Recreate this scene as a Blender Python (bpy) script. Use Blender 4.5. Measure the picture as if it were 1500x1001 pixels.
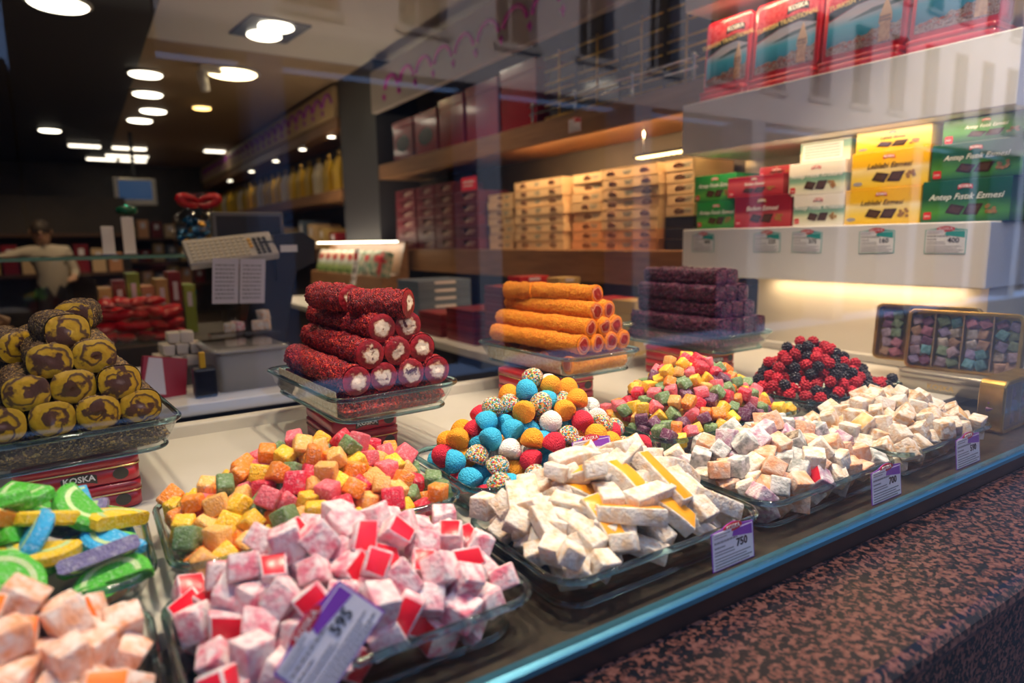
import bpy, bmesh, math, random
import numpy as np
from mathutils import Vector, Matrix, Euler
# ------------------------------------------------------------------ clear
for o in list(bpy.data.objects): bpy.data.objects.remove(o, do_unlink=True)
SC = bpy.context.scene
COL = SC.collection
R = math.radians
# ------------------------------------------------------------------ camera
# x runs along the shop window, y into the shop, z up; z = 0 is the floor of the window display
FPX, AZ, PITCH, ROLL, CAMZ = 965.0, R(57.0), R(-8.75), R(0.9), 0.40
fwd = Vector((math.cos(AZ)*math.cos(PITCH), math.sin(AZ)*math.cos(PITCH), math.sin(PITCH)))
r0 = fwd.cross(Vector((0, 0, 1))).normalized(); u0 = r0.cross(fwd)
rgt = r0*math.cos(ROLL) - u0*math.sin(ROLL); upv = u0*math.cos(ROLL) + r0*math.sin(ROLL)
cd = bpy.data.cameras.new('camera'); cam = bpy.data.objects.new('camera', cd); COL.objects.link(cam)
cd.sensor_fit = 'HORIZONTAL'; cd.sensor_width = 36; cd.lens = FPX*36/1500
cd.clip_start = 0.02; cd.clip_end = 200
m = Matrix.Identity(4)
for i in range(3): m[i][0] = rgt[i]; m[i][1] = upv[i]; m[i][2] = -fwd[i]
m[2][3] = CAMZ
cam.matrix_world = m
cd.dof.use_dof = True; cd.dof.focus_distance = 1.05; cd.dof.aperture_fstop = 2.6; cd.dof.aperture_blades = 9
SC.camera = cam
# ------------------------------------------------------------------ sky, lamps, exposure
W = bpy.data.worlds.new('dusk_sky'); SC.world = W; W.use_nodes = True
bg = W.node_tree.nodes['Background']; bg.inputs[0].default_value = (0.30, 0.50, 0.98, 1); bg.inputs[1].default_value = 1.45
SC.view_settings.view_transform = 'Standard'; SC.view_settings.look = 'None'
SC.view_settings.exposure = 0.0; SC.view_settings.gamma = 1.0; SC.view_settings.use_curve_mapping = False

def lamp(name, kind, loc, energy, color, size=0.1, target=None, spot=None, sizey=None, spread=None):
    l = bpy.data.lights.new(name, kind); l.energy = energy; l.color = color
    if kind == 'AREA':
        l.size = size
        if sizey: l.shape = 'RECTANGLE'; l.size_y = sizey
        else: l.shape = 'DISK'
        if spread: l.spread = spread
    else: l.shadow_soft_size = size
    if kind == 'SPOT': l.spot_size = spot or R(70); l.spot_blend = 0.7
    o = bpy.data.objects.new(name, l); COL.objects.link(o); o.location = loc
    if target is not None:
        o.rotation_euler = (Vector(target) - Vector(loc)).to_track_quat('-Z', 'Y').to_euler()
    return o
WARM = (1.0, 0.72, 0.42); NEUT = (1.0, 0.84, 0.62)
sun = bpy.data.lights.new('low_sun', 'SUN'); sun.energy = 3.8; sun.color = (1.0, .86, .70); sun.angle = R(1)
so_ = bpy.data.objects.new('low_sun', sun); COL.objects.link(so_); so_.rotation_euler = Vector((-.12, -1, -.56)).to_track_quat('-Z', 'Y').to_euler()   # comes over the shop's roof, lights only the house fronts opposite
# row of downlights over the window display
for i, x in enumerate((0.12, 0.60, 1.08, 1.56)):
    lamp('display_downlight', 'SPOT', (x, 0.72, 1.62), 62, NEUT, 0.05, (x, 0.78, 0), R(84))
# spots for the shop's ceiling lights, with fill added over the counters
for (x, y, e) in ((1.24, 5.9, 46), (0.7, 7.6, 30), (0.7, 10.5, 50), (1.35, 3.4, 30), (-0.4, 8.2, 34), (0.35, 2.1, 14), (0.1, 3.3, 24)):
    lamp('shop_light_and_fill', 'SPOT', (x, y, 1.80), e, WARM, 0.08, (x, y, -0.8), R(130))
# ------------------------------------------------------------------ helpers
def mesh_obj(name, me, parent=None, loc=None, rot=None):
    o = bpy.data.objects.new(name, me); COL.objects.link(o)
    if parent: o.parent = parent
    if loc is not None: o.location = loc
    if rot is not None: o.rotation_euler = rot
    return o
def tag(o, label=None, cat=None, group=None, kind=None):
    if label: o['label'] = label
    if cat: o['category'] = cat
    if group: o['group'] = group
    if kind: o['kind'] = kind
    return o
def thing(name, label, cat, loc=(0, 0, 0), rotz=0.0, group=None, rot=None):
    o = bpy.data.objects.new(name, None); COL.objects.link(o); o.empty_display_size = 0.05
    o.location = loc; o.rotation_euler = rot if rot is not None else (0, 0, rotz)
    return tag(o, label, cat, group)
def copy_tree(o, parent=None):
    c = o.copy(); COL.objects.link(c)
    if parent: c.parent = parent
    for ch in list(o.children): copy_tree(ch, c)
    return c
class MB:
    """collects shapes, each face with a material slot, and links them as one mesh"""
    def __init__(s): s.v = []; s.f = []; s.mi = []; s.sm = []
    def add(s, vs, fs, mi=0, smooth=False):
        n = len(s.v); s.v += [tuple(q) for q in vs]
        for f in fs: s.f.append([i+n for i in f]); s.mi.append(mi); s.sm.append(smooth)
        return s
    def box(s, x0, x1, y0, y1, z0, z1, mi=0, b=0.0, M=None):
        if b <= 0:
            vs = [(x, y, z) for z in (z0, z1) for y in (y0, y1) for x in (x0, x1)]
            fs = [(0, 2, 3, 1), (4, 5, 7, 6), (0, 1, 5, 4), (2, 6, 7, 3), (0, 4, 6, 2), (1, 3, 7, 5)]
        else:
            bm = bmesh.new(); bmesh.ops.create_cube(bm, size=1)
            for v in bm.verts:
                v.co = Vector(((x0+x1)/2+v.co.x*(x1-x0), (y0+y1)/2+v.co.y*(y1-y0), (z0+z1)/2+v.co.z*(z1-z0)))
            bmesh.ops.bevel(bm, geom=bm.edges[:], offset=b, segments=2, profile=0.5, affect='EDGES')
            vs, fs = grab(bm)
        if M is not None: vs = [M @ Vector(v) for v in vs]
        return s.add(vs, fs, mi, False)
    def prism(s, poly, y0, y1, mi=0, axis='y'):
        """polygon in (a, b) extruded along axis"""
        n = len(poly)
        def P(a, b, c): return {'y': (a, c, b), 'z': (a, b, c), 'x': (c, a, b)}[axis]
        vs = [P(a, b, y0) for a, b in poly] + [P(a, b, y1) for a, b in poly]
        fs = [list(range(n)), list(range(2*n-1, n-1, -1))] + [(i, i+n, (i+1) % n+n, (i+1) % n) for i in range(n)]
        return s.add(vs, fs, mi)
    def tube(s, pts, r, n=8, mi=0, closed=False, cap=True):
        pts = [Vector(p) for p in pts]; vs = []; N = len(pts)
        rr = r if isinstance(r, (list, tuple)) else [r]*N
        t0 = None
        for i, p in enumerate(pts):
            if closed: t = pts[(i+1) % N]-pts[i-1]
            else: t = pts[min(i+1, N-1)]-pts[max(i-1, 0)]
            t.normalize()
            if t0 is None:
                a = t.orthogonal().normalized()
            else:
                a = (a - t*a.dot(t)); a = a.normalized() if a.length > 1e-6 else t.orthogonal().normalized()
            t0 = t; b = t.cross(a)
            for k in range(n):
                q = 2*math.pi*k/n; vs.append(p+a*math.cos(q)*rr[i]+b*math.sin(q)*rr[i])
        fs = []
        for i in range(N if closed else N-1):
            j = (i+1) % N
            for k in range(n): fs.append((i*n+k, i*n+(k+1) % n, j*n+(k+1) % n, j*n+k))
        if cap and not closed: fs += [list(range(n-1, -1, -1)), [(N-1)*n+k for k in range(n)]]
        return s.add(vs, fs, mi, True)
    def lathe(s, prof, n=16, mi=0, c=(0, 0, 0), smooth=True):
        vs = []; fs = []
        for r, z in prof:
            for k in range(n):
                q = 2*math.pi*k/n; vs.append((c[0]+r*math.cos(q), c[1]+r*math.sin(q), c[2]+z))
        for i in range(len(prof)-1):
            for k in range(n): fs.append((i*n+k, i*n+(k+1) % n, (i+1)*n+(k+1) % n, (i+1)*n+k))
        fs += [list(range(n-1, -1, -1)), [(len(prof)-1)*n+k for k in range(n)]]
        return s.add(vs, fs, mi, smooth)
    def rings(s, rings, mi=0, smooth=True, cap0=True, cap1=True):
        n = len(rings[0]); vs = [p for r in rings for p in r]; fs = []
        for i in range(len(rings)-1):
            for k in range(n): fs.append((i*n+k, i*n+(k+1) % n, (i+1)*n+(k+1) % n, (i+1)*n+k))
        if cap0: fs.append(list(range(n-1, -1, -1)))
        if cap1: fs.append([(len(rings)-1)*n+k for k in range(n)])
        return s.add(vs, fs, mi, smooth)
    def mesh(s, name, mats):
        me = bpy.data.meshes.new(name); me.from_pydata(s.v, [], s.f)
        for m_ in (mats if isinstance(mats, (list, tuple)) else [mats]): me.materials.append(m_)
        me.polygons.foreach_set('material_index', s.mi); me.polygons.foreach_set('use_smooth', s.sm)
        me.update(); return me
    def build(s, name, mats, parent=None, loc=None, rot=None):
        return mesh_obj(name, s.mesh(name, mats), parent, loc, rot)
def grab(bm):
    bm.verts.ensure_lookup_table(); bm.verts.index_update()
    vs = [v.co.copy() for v in bm.verts]; fs = [[v.index for v in f.verts] for f in bm.faces]; bm.free()
    return vs, fs
def rrect(w, d, r, z, n=5, cx=0, cy=0):
    r = min(r, w/2-1e-4, d/2-1e-4); out = []
    for (sx, sy, a0) in ((1, 1, 0), (-1, 1, 90), (-1, -1, 180), (1, -1, 270)):
        for k in range(n+1):
            a = R(a0+90*k/n)
            out.append((cx+sx*(w/2-r)+r*math.cos(a), cy+sy*(d/2-r)+r*math.sin(a), z))
    return out
def rpoly(w, h, r, cx=0, cz=0, n=4): return [(p[0], p[1]) for p in rrect(w, h, r, 0, n, cx, cz)]
def ellipse(rx, rz, cx=0, cz=0, n=20): return [(cx+rx*math.cos(2*math.pi*k/n), cz+rz*math.sin(2*math.pi*k/n)) for k in range(n)]
_tx = {}
def text_mesh(s, size, mat, shear=0.0, ext=0.0002, bold=0.0, align='CENTER', space=1.0):
    key = (s, round(size, 5), mat.name, shear, ext, bold, align, space)
    if key in _tx: return _tx[key]
    c = bpy.data.curves.new('lettering', 'FONT'); c.body = s; c.size = size; c.shear = shear; c.extrude = ext
    c.offset = bold; c.align_x = align; c.align_y = 'CENTER'; c.resolution_u = 2; c.space_character = space
    o = bpy.data.objects.new('tmp_text', c); COL.objects.link(o)
    dg = bpy.context.evaluated_depsgraph_get(); me = bpy.data.meshes.new_from_object(o.evaluated_get(dg))
    bpy.data.objects.remove(o); me.materials.clear(); me.materials.append(mat); me.name = 'lettering'
    me.transform(Matrix.Rotation(R(90), 4, 'X'))       # stands upright, read from -y
    _tx[key] = me; return me
def put_text(parent, s, size, mat, x, y, z, name='lettering', rot=None, **k):
    return mesh_obj(name, text_mesh(s, size, mat, **k), parent, (x, y, z), rot)
# ------------------------------------------------------------------ materials
def _lnk(nt, a, b): nt.links.new(a, b)
def mat(name, col, rough=0.5, metal=0.0, spec=0.5, col2=None, nscale=30, lo=0.4, hi=0.6, ntype='noise', detail=3,
        bump=0.0, bscale=80, btype='noise', sss=0.0, sssr=0.006, emit=None, estr=1.0, rnd=True, coat=0.0, sheen=0.0, stretch=None, hsv=0.0, bdist=.002):
    m_ = bpy.data.materials.new(name); m_.use_nodes = True; nt = m_.node_tree; N = nt.nodes
    b = N['Principled BSDF']
    b.inputs['Base Color'].default_value = (*col, 1); b.inputs['Roughness'].default_value = rough
    b.inputs['Metallic'].default_value = metal; b.inputs['Specular IOR Level'].default_value = spec
    if coat: b.inputs['Coat Weight'].default_value = coat; b.inputs['Coat Roughness'].default_value = 0.08
    if sheen: b.inputs['Sheen Weight'].default_value = sheen
    if sss:
        b.inputs['Subsurface Weight'].default_value = sss; b.inputs['Subsurface Radius'].default_value = (1, .6, .4); b.inputs['Subsurface Scale'].default_value = sssr
    if emit: b.inputs['Emission Color'].default_value = (*emit, 1); b.inputs['Emission Strength'].default_value = estr
    vec = None
    if col2 is not None or bump or hsv:
        tc = N.new('ShaderNodeTexCoord'); oi = N.new('ShaderNodeObjectInfo')
        vm = N.new('ShaderNodeVectorMath'); vm.operation = 'MULTIPLY_ADD'
        cb = N.new('ShaderNodeCombineXYZ')
        if rnd:
            for i in range(3): _lnk(nt, oi.outputs['Random'], cb.inputs[i])
        _lnk(nt, cb.outputs[0], vm.inputs[0]); vm.inputs[1].default_value = (3.7, 5.1, 2.3); _lnk(nt, tc.outputs['Object'], vm.inputs[2])
        vec = vm.outputs[0]
        if stretch:
            mp = N.new('ShaderNodeMapping'); mp.inputs['Scale'].default_value = stretch; _lnk(nt, vec, mp.inputs[0]); vec = mp.outputs[0]
    colout = None
    if col2 is not None:
        if ntype == 'noise':
            t = N.new('ShaderNodeTexNoise'); t.inputs['Scale'].default_value = nscale; t.inputs['Detail'].default_value = detail; fo = t.outputs[0]
        else:
            t = N.new('ShaderNodeTexVoronoi'); t.inputs['Scale'].default_value = nscale; sp = N.new('ShaderNodeSeparateColor'); _lnk(nt, t.outputs['Color'], sp.inputs[0]); fo = sp.outputs[0]
        _lnk(nt, vec, t.inputs['Vector'])
        cr = N.new('ShaderNodeValToRGB')
        cols = [col] + (col2 if isinstance(col2, list) else [col2])
        k = len(cols); cr.color_ramp.interpolation = 'CONSTANT' if ntype == 'cells' else 'LINEAR'
        while len(cr.color_ramp.elements) < k: cr.color_ramp.elements.new(0.5)
        for i, c in enumerate(cols):
            e = cr.color_ramp.elements[i]; e.position = (i/k if ntype == 'cells' else lo+(hi-lo)*i/(k-1)); e.color = (*c, 1)
        _lnk(nt, fo, cr.inputs[0]); colout = cr.outputs[0]
    if hsv:
        h = N.new('ShaderNodeHueSaturation')
        if colout: _lnk(nt, colout, h.inputs['Color'])
        else: h.inputs['Color'].default_value = (*col, 1)
        mr = N.new('ShaderNodeMapRange'); mr.inputs['To Min'].default_value = 1-hsv; mr.inputs['To Max'].default_value = 1+hsv
        _lnk(nt, oi.outputs['Random'], mr.inputs[0]); _lnk(nt, mr.outputs[0], h.inputs['Value']); colout = h.outputs[0]
    if colout: _lnk(nt, colout, b.inputs['Base Color'])
    if bump:
        if btype == 'noise':
            t2 = N.new('ShaderNodeTexNoise'); t2.inputs['Detail'].default_value = 3; o2 = t2.outputs[0]
        else: t2 = N.new('ShaderNodeTexVoronoi'); o2 = t2.outputs['Distance']
        t2.inputs['Scale'].default_value = bscale; _lnk(nt, vec, t2.inputs['Vector'])
        bp = N.new('ShaderNodeBump'); bp.inputs['Strength'].default_value = bump; bp.inputs['Distance'].default_value = bdist
        if btype != 'noise': bp.invert = True
        _lnk(nt, o2, bp.inputs['Height']); _lnk(nt, bp.outputs[0], b.inputs['Normal'])
    return m_
def thin_glass(name, tint=(1, 1, 1), rough=0.0, extra=0.0):
    """clear sheet or wall: what is not mirrored by the Schlick law passes straight on"""
    m_ = bpy.data.materials.new(name); m_.use_nodes = True; nt = m_.node_tree; N = nt.nodes
    for n in list(N):
        if n.type != 'OUTPUT_MATERIAL': N.remove(n)
    out = [n for n in N if n.type == 'OUTPUT_MATERIAL'][0]
    g = N.new('ShaderNodeNewGeometry'); dot = N.new('ShaderNodeVectorMath'); dot.operation = 'DOT_PRODUCT'
    _lnk(nt, g.outputs['Normal'], dot.inputs[0]); _lnk(nt, g.outputs['Incoming'], dot.inputs[1])
    def mth(op, a, b=None):
        q = N.new('ShaderNodeMath'); q.operation = op
        for i, v in enumerate((a, b)):
            if v is None: continue
            if isinstance(v, (int, float)): q.inputs[i].default_value = v
            else: _lnk(nt, v, q.inputs[i])
        return q.outputs[0]
    c = mth('ABSOLUTE', dot.outputs['Value']); k = mth('POWER', mth('SUBTRACT', 1.0, c), 5.0)
    f = mth('ADD', mth('MULTIPLY', k, 0.96-extra), 0.04+extra)
    tr = N.new('ShaderNodeBsdfTransparent'); tr.inputs[0].default_value = (*tint, 1)
    gl = N.new('ShaderNodeBsdfGlossy'); gl.inputs['Roughness'].default_value = rough
    mx = N.new('ShaderNodeMixShader'); _lnk(nt, f, mx.inputs[0]); _lnk(nt, tr.outputs[0], mx.inputs[1]); _lnk(nt, gl.outputs[0], mx.inputs[2])
    _lnk(nt, mx.outputs[0], out.inputs[0]); return m_
def real_glass(name, tint, rough=0.02):
    m_ = bpy.data.materials.new(name); m_.use_nodes = True; b = m_.node_tree.nodes['Principled BSDF']
    b.inputs['Base Color'].default_value = (*tint, 1); b.inputs['Roughness'].default_value = rough
    b.inputs['Transmission Weight'].default_value = 1.0; b.inputs['IOR'].default_value = 1.47
    return m_
def granite(name):
    m_ = bpy.data.materials.new(name); m_.use_nodes = True; nt = m_.node_tree; N = nt.nodes; b = N['Principled BSDF']
    tc = N.new('ShaderNodeTexCoord')
    n0 = N.new('ShaderNodeTexNoise'); n0.inputs['Scale'].default_value = 60; n0.inputs['Detail'].default_value = 2
    ad = N.new('ShaderNodeMixRGB'); ad.blend_type = 'ADD'; ad.inputs[0].default_value = 0.012
    _lnk(nt, tc.outputs['Object'], n0.inputs['Vector']); _lnk(nt, tc.outputs['Object'], ad.inputs[1]); _lnk(nt, n0.outputs['Color'], ad.inputs[2])
    v = N.new('ShaderNodeTexVoronoi'); v.inputs['Scale'].default_value = 210; _lnk(nt, ad.outputs[0], v.inputs['Vector'])
    sp = N.new('ShaderNodeSeparateColor'); _lnk(nt, v.outputs['Color'], sp.inputs[0])
    n1 = N.new('ShaderNodeTexNoise'); n1.inputs['Scale'].default_value = 95; n1.inputs['Detail'].default_value = 2; _lnk(nt, tc.outputs['Object'], n1.inputs['Vector'])
    mx = N.new('ShaderNodeMath'); mx.operation = 'MULTIPLY_ADD'; mx.inputs[1].default_value = 0.45; _lnk(nt, sp.outputs[0], mx.inputs[0]); _lnk(nt, n1.outputs[0], mx.inputs[2])
    cr = N.new('ShaderNodeValToRGB'); els = cr.color_ramp.elements
    els[0].position = 0.66; els[0].color = (.008, .008, .010, 1); els[1].position = 0.79; els[1].color = (.155, .052, .034, 1)
    e = els.new(0.70); e.color = (.03, .02, .02, 1); e = els.new(0.98); e.color = (.25, .098, .066, 1)
    _lnk(nt, mx.outputs[0], cr.inputs[0]); _lnk(nt, cr.outputs[0], b.inputs['Base Color'])
    b.inputs['Roughness'].default_value = 0.30; b.inputs['Specular IOR Level'].default_value = 0.28; return m_

def wood(name, c1, c2, rough=.4): return mat(name, c1, rough, col2=c2, nscale=6, lo=.3, hi=.7, stretch=(6, .6, 6), rnd=True)

MT = {}
MT['white_board'] = mat('white_board', (.56, .52, .45), .38, col2=(.51, .47, .39), nscale=4, bump=.05, bscale=200)
MT['cream_panel'] = mat('cream_panel', (.76, .70, .58), .45, col2=(.69, .62, .50), nscale=3, lo=.35, hi=.7)
MT['dark_tray'] = mat('dark_tray', (.030, .024, .018), .34, metal=.2, col2=(.065, .052, .036), nscale=22, lo=.45, hi=.75)
MT['frame_brown'] = mat('frame_brown', (.050, .028, .022), .35, col2=(.035, .02, .018), nscale=12)
MT['frame_alu'] = mat('frame_alu', (.07, .24, .34), .30, metal=.75)
MT['granite'] = granite('granite')
MT['pane'] = thin_glass('pane_glass')
MT['pyrex'] = thin_glass('pyrex_wall', (.95, .98, .98), 0.0, -.015)
MT['pyrex_rim'] = real_glass('pyrex_rim', (.42, .66, .69))
MT['pyrex_dark'] = real_glass('pyrex_dark_rim', (.25, .50, .55))
MT['clear_plastic'] = thin_glass('clear_plastic', (.96, .96, .97), .08, .02)
MT['grey_plastic'] = mat('grey_plastic', (.30, .30, .31), .45)
MT['black_plastic'] = mat('black_plastic', (.02, .02, .022), .4)
MT['mid_grey'] = mat('mid_grey', (.14, .135, .13), .5)
MT['white'] = mat('white_paint', (.80, .78, .75), .5)
MT['white_print'] = mat('white_print', (.85, .84, .82), .5)
MT['black_print'] = mat('black_print', (.012, .012, .015), .55)
MT['grey_print'] = mat('grey_print', (.30, .29, .32), .6)
MT['lilac_paper'] = mat('lilac_paper', (.80, .77, .84), .5)
MT['purple_print'] = mat('purple_print', (.24, .05, .48), .45)
MT['red_print'] = mat('red_print', (.62, .015, .03), .4)
MT['teal_print'] = mat('teal_print', (.03, .36, .31), .45)
MT['gold_print'] = mat('gold_print', (.72, .47, .12), .35, metal=.6)
MT['wood'] = wood('warm_wood', (.30, .15, .065), (.20, .095, .04))
MT['wood_dark'] = wood('dark_wood', (.10, .05, .025), (.06, .03, .016))
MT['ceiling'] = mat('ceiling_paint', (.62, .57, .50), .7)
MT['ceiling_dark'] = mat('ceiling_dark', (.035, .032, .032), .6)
MT['wall_dark'] = mat('wall_dark', (.05, .042, .038), .6, col2=(.075, .06, .05), nscale=2)
MT['floor'] = mat('floor_tile', (.10, .075, .055), .3, col2=(.14, .10, .07), nscale=3)
MT['asphalt'] = mat('street', (.10, .10, .11), .8, col2=(.14, .14, .15), nscale=15)
MT['facade'] = mat('facade_plaster', (.74, .66, .62), .8, col2=(.66, .58, .55), nscale=1.5)
MT['facade_dark'] = mat('shopfront_dark', (.015, .015, .02), .5)
MT['window_dark'] = mat('facade_window', (.10, .075, .06), .2)
MT['facade_trim'] = mat('facade_trim', (.55, .48, .43), .8)
MT['chrome'] = mat('chrome', (.75, .74, .72), .18, metal=1.0)
def glow(name, c, s): return mat(name, c, .5, emit=c, estr=s)
MT['lamp_warm'] = glow('lamp_warm', (1, .78, .42), 9); MT['lamp_white'] = glow('lamp_white', (1, .90, .70), 7)
MT['lamp_orange'] = glow('lamp_orange', (1, .60, .18), 6); MT['led_strip'] = glow('led_strip', (1, .72, .30), 8)
MT['led_green'] = glow('led_green', (.05, .9, .45), 5)
MT['tube_light'] = glow('tube_light', (1, .90, .72), 3.5)
# ------------------------------------------------------------------ the setting
def struct(name, x0, x1, y0, y1, z0, z1, m_, b=0.0, parent=None):
    mb = MB(); mb.box(x0, x1, y0, y1, z0, z1, 0, b); o = mb.build(name, m_, parent)
    if parent is None: o['kind'] = 'structure'
    return o
FZ = -0.88
struct('floor', -3.2, 2.6, 0.50, 14.2, FZ-0.05, FZ, MT['floor'])
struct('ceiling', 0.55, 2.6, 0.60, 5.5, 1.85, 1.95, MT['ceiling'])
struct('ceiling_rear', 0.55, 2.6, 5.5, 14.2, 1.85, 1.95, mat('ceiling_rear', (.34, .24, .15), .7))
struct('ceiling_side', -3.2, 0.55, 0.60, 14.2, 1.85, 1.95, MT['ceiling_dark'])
struct('wall_right', 2.50, 2.60, 0.50, 14.2, FZ, 1.95, MT['wall_dark'])
struct('wall_left', -3.3, -3.2, 0.50, 14.2, FZ, 1.95, MT['wall_dark'])
struct('wall_back', -3.2, 2.6, 14.1, 14.2, FZ, 1.95, MT['wall_dark'])
struct('wall_front', -3.3, 3.2, 0.40, 0.62, 1.70, 5.20, MT['frame_brown'])  # unseen upper part carried high so the sun reaches only upper house fronts
struct('wall_under_window', -3.3, 3.2, 0.42, 0.50, -0.96, -0.067, MT['frame_brown'])
# window: rail, pane, mullion
struct('window_rail', -3.3, 3.2, 0.469, 0.499, -0.034, -0.0075, MT['frame_brown'], .002)
mb = MB(); mb.prism([(.466, -.0075), (.4845, -.0075), (.4845, .0005), (.474, .001), (.467, -.002)], -3.3, 3.2, 0, 'x')
o = mb.build('window_rail_cap', MT['frame_alu']); o['kind'] = 'structure'
struct('window_1', -3.3, 2.45, 0.470, 0.477, 0.0012, 1.70, MT['pane'])
struct('wall_pier', 2.535, 3.2, 0.42, 0.62, -0.034, 1.699, MT['frame_brown'])
struct('window_mullion', 2.45, 2.53, 0.45, 0.50, 0.002, 1.70, MT['frame_brown'])
# granite ledge outside with a rounded nose
mb = MB(); prof = [(.4685, -.066), (.4685, -.032)]
for k in range(7):
    a = R(90+180*k/6); prof.append((.310+.016*math.cos(a), -.048+.016*math.sin(a)))
prof.append((.36, -.066))
mb.prism(prof, -3.3, 3.2, 0, 'x'); o = mb.build('window_ledge', MT['granite']); o['kind'] = 'structure'
mb = MB(); mb.box(-3.3, 3.2, .325, .36, -.96, -.066); o = mb.build('wall_ledge_front', MT['granite']); o['kind'] = 'structure'
# display floor: dark metal strip by the glass, white board behind it, low white back rail
struct('display_floor', -3.19, 2.49, .4850, .700, -.020, 0, MT['dark_tray'])
struct('display_board', -3.19, 2.49, .700, 1.430, -.020, .020, MT['white_board'], .002)
struct('display_rail', -3.19, 1.975, 1.430, 1.458, -.030, .045, MT['white_board'], .004)
struct('display_back', -3.19, 1.975, 1.436, 1.456, FZ, -.030, MT['wall_dark'])
struct('display_rail_side', 1.945, 1.975, .78, 1.428, .0205, .045, MT['white_board'], .004)
# panelled unit at the right: wall, two deep white shelves, recessed back
UX = 1.98
struct('wall_unit', 2.030, 2.49, .78, 1.50, -.02, .252, MT['cream_panel'])
struct('wall_unit_back', 2.40, 2.49, .60, 1.86, .430, 1.70, MT['cream_panel'])
struct('trim_1', UX, 2.40, .770, 1.815, .253, .430, MT['white'], .004)
struct('trim_2', UX, 2.40, .740, 1.830, .712, .896, MT['white'], .004)
struct('trim_3', UX, 2.40, .740, 1.830, 1.225, 1.40, MT['white'], .004)
for (x, y, z, e, tx, tz, L) in ((2.000, 1.28, .708, 1.7, 2.06, .40, .95), (1.998, 1.28, 1.221, 2.3, 2.04, 1.0, .95), (1.996, 1.13, .249, .8, 2.04, 0.0, .60)):
    l_ = lamp('shelf_light', 'AREA', (x, y, z), e, WARM, .012, sizey=L); l_.rotation_euler = (0, -math.atan2(tx-x, z-tz), 0)
# the street side, seen mirrored in the pane: pavement, pale house front with windows over a dark shopfront
struct('street', -14, 22, -4.9, .42, -1.05, -.96, MT['asphalt'])
mbf = MB(); FY = -5.0
wins = [(1.62+1.06*i, 1.62+1.06*i+.50) for i in range(0, 18)]
edges = [.66] + [e for w_ in wins for e in w_] + [22]
for i in range(0, len(edges), 2): mbf.box(edges[i], edges[i+1], FY-.30, FY, 1.95, 6.4)
for (a, b) in wins:
    mbf.box(a, b, FY-.30, FY, 1.95, 2.38); mbf.box(a, b, FY-.30, FY, 3.55, 4.1); mbf.box(a, b, FY-.30, FY, 5.3, 6.4)
o = mbf.build('house_front', MT['facade']); o['kind'] = 'structure'
me_w = None
for (a, b) in wins:
    for z in (2.38, 4.1):
        if me_w is None:
            q = MB(); q.box(0, .50, -.2, -.17, 0, 1.17); q.box(.235, .265, -.17, -.14, 0, 1.17, 1); me_w = q.mesh('window_pane', [MT['window_dark'], MT['facade_trim']])
            q = MB(); q.box(-.04, .54, -.17, .05, -.06, 0); me_s = q.mesh('window_sill', MT['facade_trim'])
        mesh_obj('window_pane', me_w, o, (a, FY, z)); mesh_obj('window_sill', me_s, o, (a, FY, z))
for (x0_, x1_, z1_, nm_) in ((-.28, .64, 6.0, 'dark_house'), (-1.6, -.30, 1.70, 'low_house'), (-14, -1.62, 6.4, 'dark_house')):
    q = MB(); q.box(x0_, x1_, FY-.6, FY, -.96, z1_); q.build(nm_, MT['facade_dark'])['kind'] = 'structure'
mbs = MB(); mbs.box(.66, 22, FY-.6, FY-.5, -.96, 1.95); so = mbs.build('shopfront', MT['facade_dark']); so['kind'] = 'structure'
for i in range(9):
    q = MB(); q.box(-.14, .14, -.5, .02, -.95, 1.95); q.build('pillar', mat('pillar_paint', (.30, .36, .46), .7) if i == 0 else bpy.data.materials['pillar_paint'], so, (1.45+2.15*i, FY, 0))
# ------------------------------------------------------------------ glass trays
def make_tray(w, d, h, loc, rotz, label, rim='pyrex_rim', group='oblong glass trays of the window display'):
    t = thing('glass_tray', label, 'tray', loc, rotz, group)
    th = .004; ins = .016
    mb = MB(); rg = []
    for (o_, z) in ((ins+.012, 0), (ins+.003, .003), (ins, .010), (ins*.55, h*.55), (ins*.15, h*.92), (0, h)): rg.append(rrect(w-2*o_, d-2*o_, .035, z))
    for (o_, z) in ((th, h), (ins*.15+th, h*.92), (ins*.55+th, h*.55), (ins+th, .012), (ins+.012+th, .006)): rg.append(rrect(w-2*o_, d-2*o_, .033, z))
    mb.rings(rg); mb.build('tray_wall', MT['pyrex'], t)
    mb = MB(); mb.tube(rrect(w-.001, d-.001, .035, h+.001), .0042, 8, closed=True); mb.build('tray_rim', MT[rim], t)
    mb = MB(); mb.tube(rrect(w-2*ins-.004, d-2*ins-.004, .032, .0045), .0032, 6, closed=True); mb.build('tray_foot', MT[rim], t)
    return t
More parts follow.
